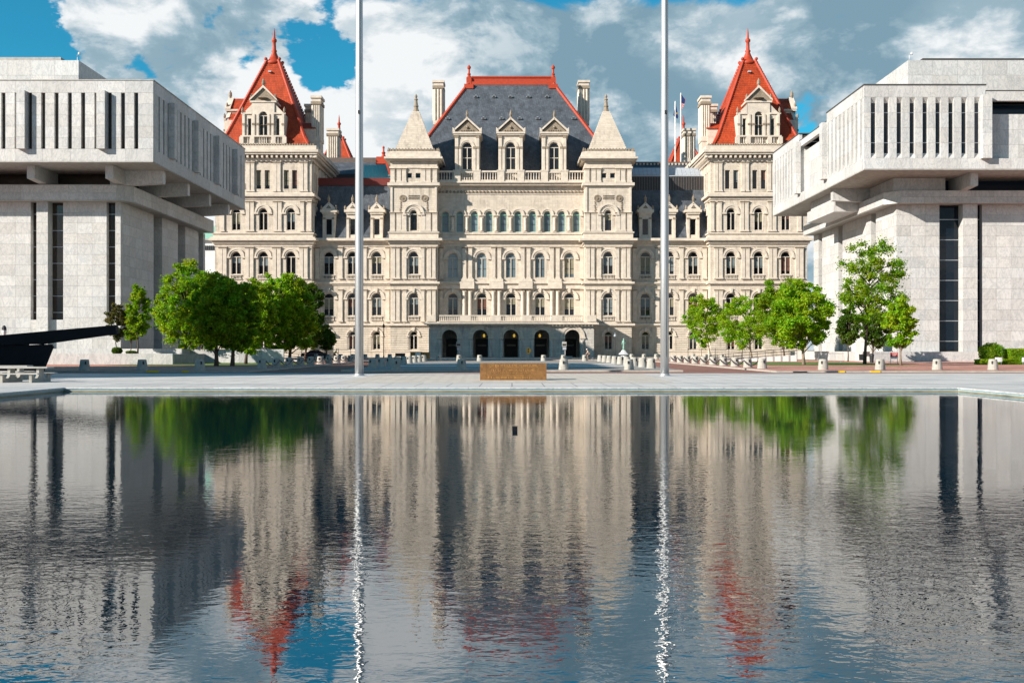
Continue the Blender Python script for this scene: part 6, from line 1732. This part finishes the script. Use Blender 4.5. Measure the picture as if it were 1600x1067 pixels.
for row in (1.08, .88):
    x = -.26
    while x < .24: wl = rng.uniform(.05, .1); b.box(x, x + wl, -.03, -.02, row, row + .07, 'white_paint'); x += wl + .03
b.build('lettering', T)
for sx in (-1, 1): b = MB(); b.box(sx * .38 - .02, sx * .38 + .02, -.02, .02, 0, .62, 'dark_metal'); b.build('leg', T)
d = 116
for (px, lab, m_) in ((1362, 'round dark green bin beside the pin oak trunk', 'leaf_dark'), (1345.5, 'square dark bin left of the pin oak trunk', 'dark_metal')):
    T = thing('litter_bin', lab, 'bin', (XP(px, d), d, .14))
    b = MB(); b.lathe([(.2, 0), (.26, .8), (.28, .85)] if px > 1350 else [(.24, .3), (.28, .95)], 0, 0, 'dark_metal', 12 if px > 1350 else 4, R(45)); b.build('body', T)
    b = MB(); b.lathe([(.28, .85), (.26, 1.0), (.1, 1.1)] if px > 1350 else [(.3, .95), (.3, 1.0)], 0, 0, 'dark_metal', 12 if px > 1350 else 4, R(45)); b.build('lid', T)
# utility post in the pool
dq = 22.8; T = thing('pool_marker', 'small black box standing in the water near the middle of the pool', 'marker', (XP(804.5, dq), dq, WATER_Z - .02))
b = MB(); b.box(-.058, .058, -.05, .05, 0, .115, 'black_metal'); b.build('body', T)
b = MB(); b.box(-.062, .062, -.054, .054, .115, .125, 'dark_metal'); b.build('lid', T)

# parked car
d = 168
T = thing('parked_car', 'dark blue parked car partly hidden behind the chained bollards on the left', 'car', (XP(493, d), d, .15))
def carbody():
    b = MB(); n = 7
    prof = [(-2.3, .35), (-2.32, .75), (-2.1, .95), (-1.3, 1.02), (-.75, 1.42), (.75, 1.46), (1.45, 1.05), (2.15, .92), (2.3, .65), (2.3, .35)]
    b.prism(prof, -.85, .85, 'car_paint'); return b
carbody().build('body', T)
b = MB(); b.prism([(-1.15, 1.03), (-.68, 1.36), (.68, 1.39), (1.25, 1.05)], -.87, .87, 'glass_dark'); b.build('window', T)
for wx in (-1.45, 1.4):
    for wy in (-.82, .82):
        b = MB(); b.lathe([(.33, -.1), (.33, .1)], 0, 0, 'rubber', 14); o = b.build('wheel', T, loc=(wx, wy, .33)); o.rotation_euler = (R(90), 0, 0)
        h = MB(); h.lathe([(.19, -.12), (.19, .12)], 0, 0, 'galvanised', 10); h.build('rim', o)
for sy in (-.6, .6): b = MB(); b.box(2.28, 2.33, sy - .15, sy + .15, .62, .78, 'white_panel'); b.build('headlight', T)

# ------------------------------------------------------------------ people on bicycles
def skin_body(joints, edges, mats, parent, name='body'):
    me = bpy.data.meshes.new(name); me.from_pydata([j[0] for j in joints], edges, [])
    o = bpy.data.objects.new(name, me); COL.objects.link(o); o.parent = parent
    me.materials.append(M[mats])
    md = o.modifiers.new('skin', 'SKIN')
    sv = me.skin_vertices[0].data
    for i, j in enumerate(joints): sv[i].radius = (j[1], j[1]); sv[i].use_root = (i == 0)
    ss = o.modifiers.new('sub', 'SUBSURF'); ss.levels = 1; ss.render_levels = 1
    return o
def rider(x, y, z, sgn, shirt, label, blabel):
    B = thing('bicycle', blabel, 'bicycle', (x, y, z))
    S = lambda v: (v[0] * sgn, v[1], v[2])
    for (wx, nm) in ((-.5, 'wheel'), (.52, 'wheel')):
        b = MB(); n = 18
        pts = [(wx * sgn + .33 * math.cos(2 * PI * i / n), 0, .34 + .33 * math.sin(2 * PI * i / n)) for i in range(n + 1)]
        b.tube(pts, .02, 'rubber', 5)
        for i in range(6): a = PI * i / 6; b.tube([(wx * sgn + .32 * math.cos(a), 0, .34 + .32 * math.sin(a)), (wx * sgn - .32 * math.cos(a), 0, .34 - .32 * math.sin(a))], .004, 'galvanised', 3)
        b.build(nm, B)
    b = MB(); fr = [((-.5, .34), (-.15, .78)), ((-.5, .34), (-.02, .3)), ((-.02, .3), (-.17, .86)), ((-.02, .3), (.36, .82)), ((-.15, .78), (.34, .86)), ((.34, .92), (.52, .34))]
    for (p, q_) in fr: b.tube([(p[0] * sgn, 0, p[1]), (q_[0] * sgn, 0, q_[1])], .018, 'dark_metal', 6)
    b.build('frame', B)
    b = MB(); b.tube([(.34 * sgn, 0, .92), (.36 * sgn, 0, 1.0)], .015, 'dark_metal'); b.tube([(.36 * sgn, -.26, 1.0), (.36 * sgn, .26, 1.0)], .016, 'dark_metal'); b.build('handlebar', B)
    b = MB(); b.box(-.30 * sgn, -.05 * sgn, -.06, .06, .88, .93, 'rubber'); b.build('saddle', B)
    Pn = thing('person', label, 'person', (x, y, z))
    J = [((-.15, 0, .98), .13), ((-.06, 0, 1.15), .12), ((.06, 0, 1.34), .135), ((.14, 0, 1.47), .07), ((.19, 0, 1.55), .055)]
    E = [(0, 1), (1, 2), (2, 3), (3, 4)]
    for sy in (-1, 1):
        n0 = len(J); J += [((.08, sy * .17, 1.40), .055), ((.22, sy * .22, 1.2), .042), ((.36, sy * .23, 1.03), .032)]; E += [(2, n0), (n0, n0 + 1), (n0 + 1, n0 + 2)]
        n0 = len(J); kx, kz, fx, fz = ((.22, .82, .05, .42) if sy < 0 else (.18, .62, -.06, .17))
        J += [((-.12, sy * .1, .93), .085), ((kx, sy * .12, kz), .06), ((fx, sy * .12, fz), .04), ((fx + .14, sy * .12, fz - .05), .03)]; E += [(0, n0), (n0, n0 + 1), (n0 + 1, n0 + 2), (n0 + 2, n0 + 3)]
    skin_body([(S(j[0]), j[1]) for j in J], E, 'skin', Pn)
    # clothes
    J2 = [((-.15, 0, .96), .14), ((-.06, 0, 1.15), .135), ((.06, 0, 1.34), .15), ((.11, 0, 1.44), .09)]; E2 = [(0, 1), (1, 2), (2, 3)]
    for sy in (-1, 1): n0 = len(J2); J2 += [((.08, sy * .17, 1.40), .07), ((.17, sy * .2, 1.27), .06)]; E2 += [(2, n0), (n0, n0 + 1)]
    skin_body([(S(j[0]), j[1]) for j in J2], E2, shirt, Pn, 'shirt')
    J3 = [((-.15, 0, .95), .145)]; E3 = []
    for sy in (-1, 1): kx, kz = ((.22, .82) if sy < 0 else (.18, .62)); n0 = len(J3); J3 += [((-.12, sy * .1, .93), .1), ((kx * .7 - .04, sy * .12, kz * .7 + .28), .085)]; E3 += [(0, n0), (n0, n0 + 1)]
    skin_body([(S(j[0]), j[1]) for j in J3], E3, 'cloth_dark', Pn, 'shorts')
    b = MB(); cx_, cz_ = .22 * sgn, 1.66; b.lathe([(.03, cz_ - .12), (.075, cz_ - .08), (.09, cz_), (.085, cz_ + .06), (.04, cz_ + .11), (.005, cz_ + .12)], cx_, 0, 'skin', 12)
    b.box(cx_ + sgn * .08, cx_ + sgn * .11, -.015, .015, cz_ - .03, cz_ + .01, 'skin')
    for sy in (-1, 1): b.box(cx_ - .015, cx_ + .015, sy * .085, sy * .1, cz_ - .03, cz_ + .02, 'skin'); b.box(cx_ + sgn * .078, cx_ + sgn * .086, sy * .03 - .01, sy * .03 + .01, cz_, cz_ + .015, 'dark_recess')
    b.box(cx_ + sgn * .07, cx_ + sgn * .08, -.025, .025, cz_ - .062, cz_ - .052, 'sign_red'); b.build('head', Pn, False)
    b = MB(); b.lathe([(.105, cz_ + .02), (.105, cz_ + .06), (.07, cz_ + .13), (.01, cz_ + .15)], cx_, 0, 'helmet_white' if shirt == 'cloth_beige' else 'dark_metal', 12); b.build('helmet', Pn, True)
    hb = MB()
    for sy in (-1, 1):
        hx, hy, hz = .38 * sgn, sy * .23, 1.02
        hb.lathe([(.02, hz - .03), (.04, hz), (.03, hz + .03)], hx - .02 * sgn, hy, 'skin', 8)
        for i in range(4): hb.tube([(hx - .02 * sgn, hy + (-.03 + .02 * i), hz + .015), (hx + .03 * sgn, hy + (-.03 + .02 * i), hz + .01), (hx + .035 * sgn, hy + (-.03 + .02 * i), hz - .025 - .003 * (i % 2))], .009, 'skin', 5)
        hb.tube([(hx - .03 * sgn, hy - sy * .03, hz), (hx + .0, hy - sy * .045, hz - .03)], .01, 'skin', 5)
    hb.build('hand', Pn)
rider(XP(919.5, 140), 140, .02, -1, 'cloth_beige', 'cyclist in a beige shirt and white helmet riding before the porch', 'bicycle ridden by the person in beige')
rider(XP(524, 146), 146, .02, 1, 'cloth_green', 'cyclist in a green top near the far left bollards', 'bicycle ridden by the person in green')
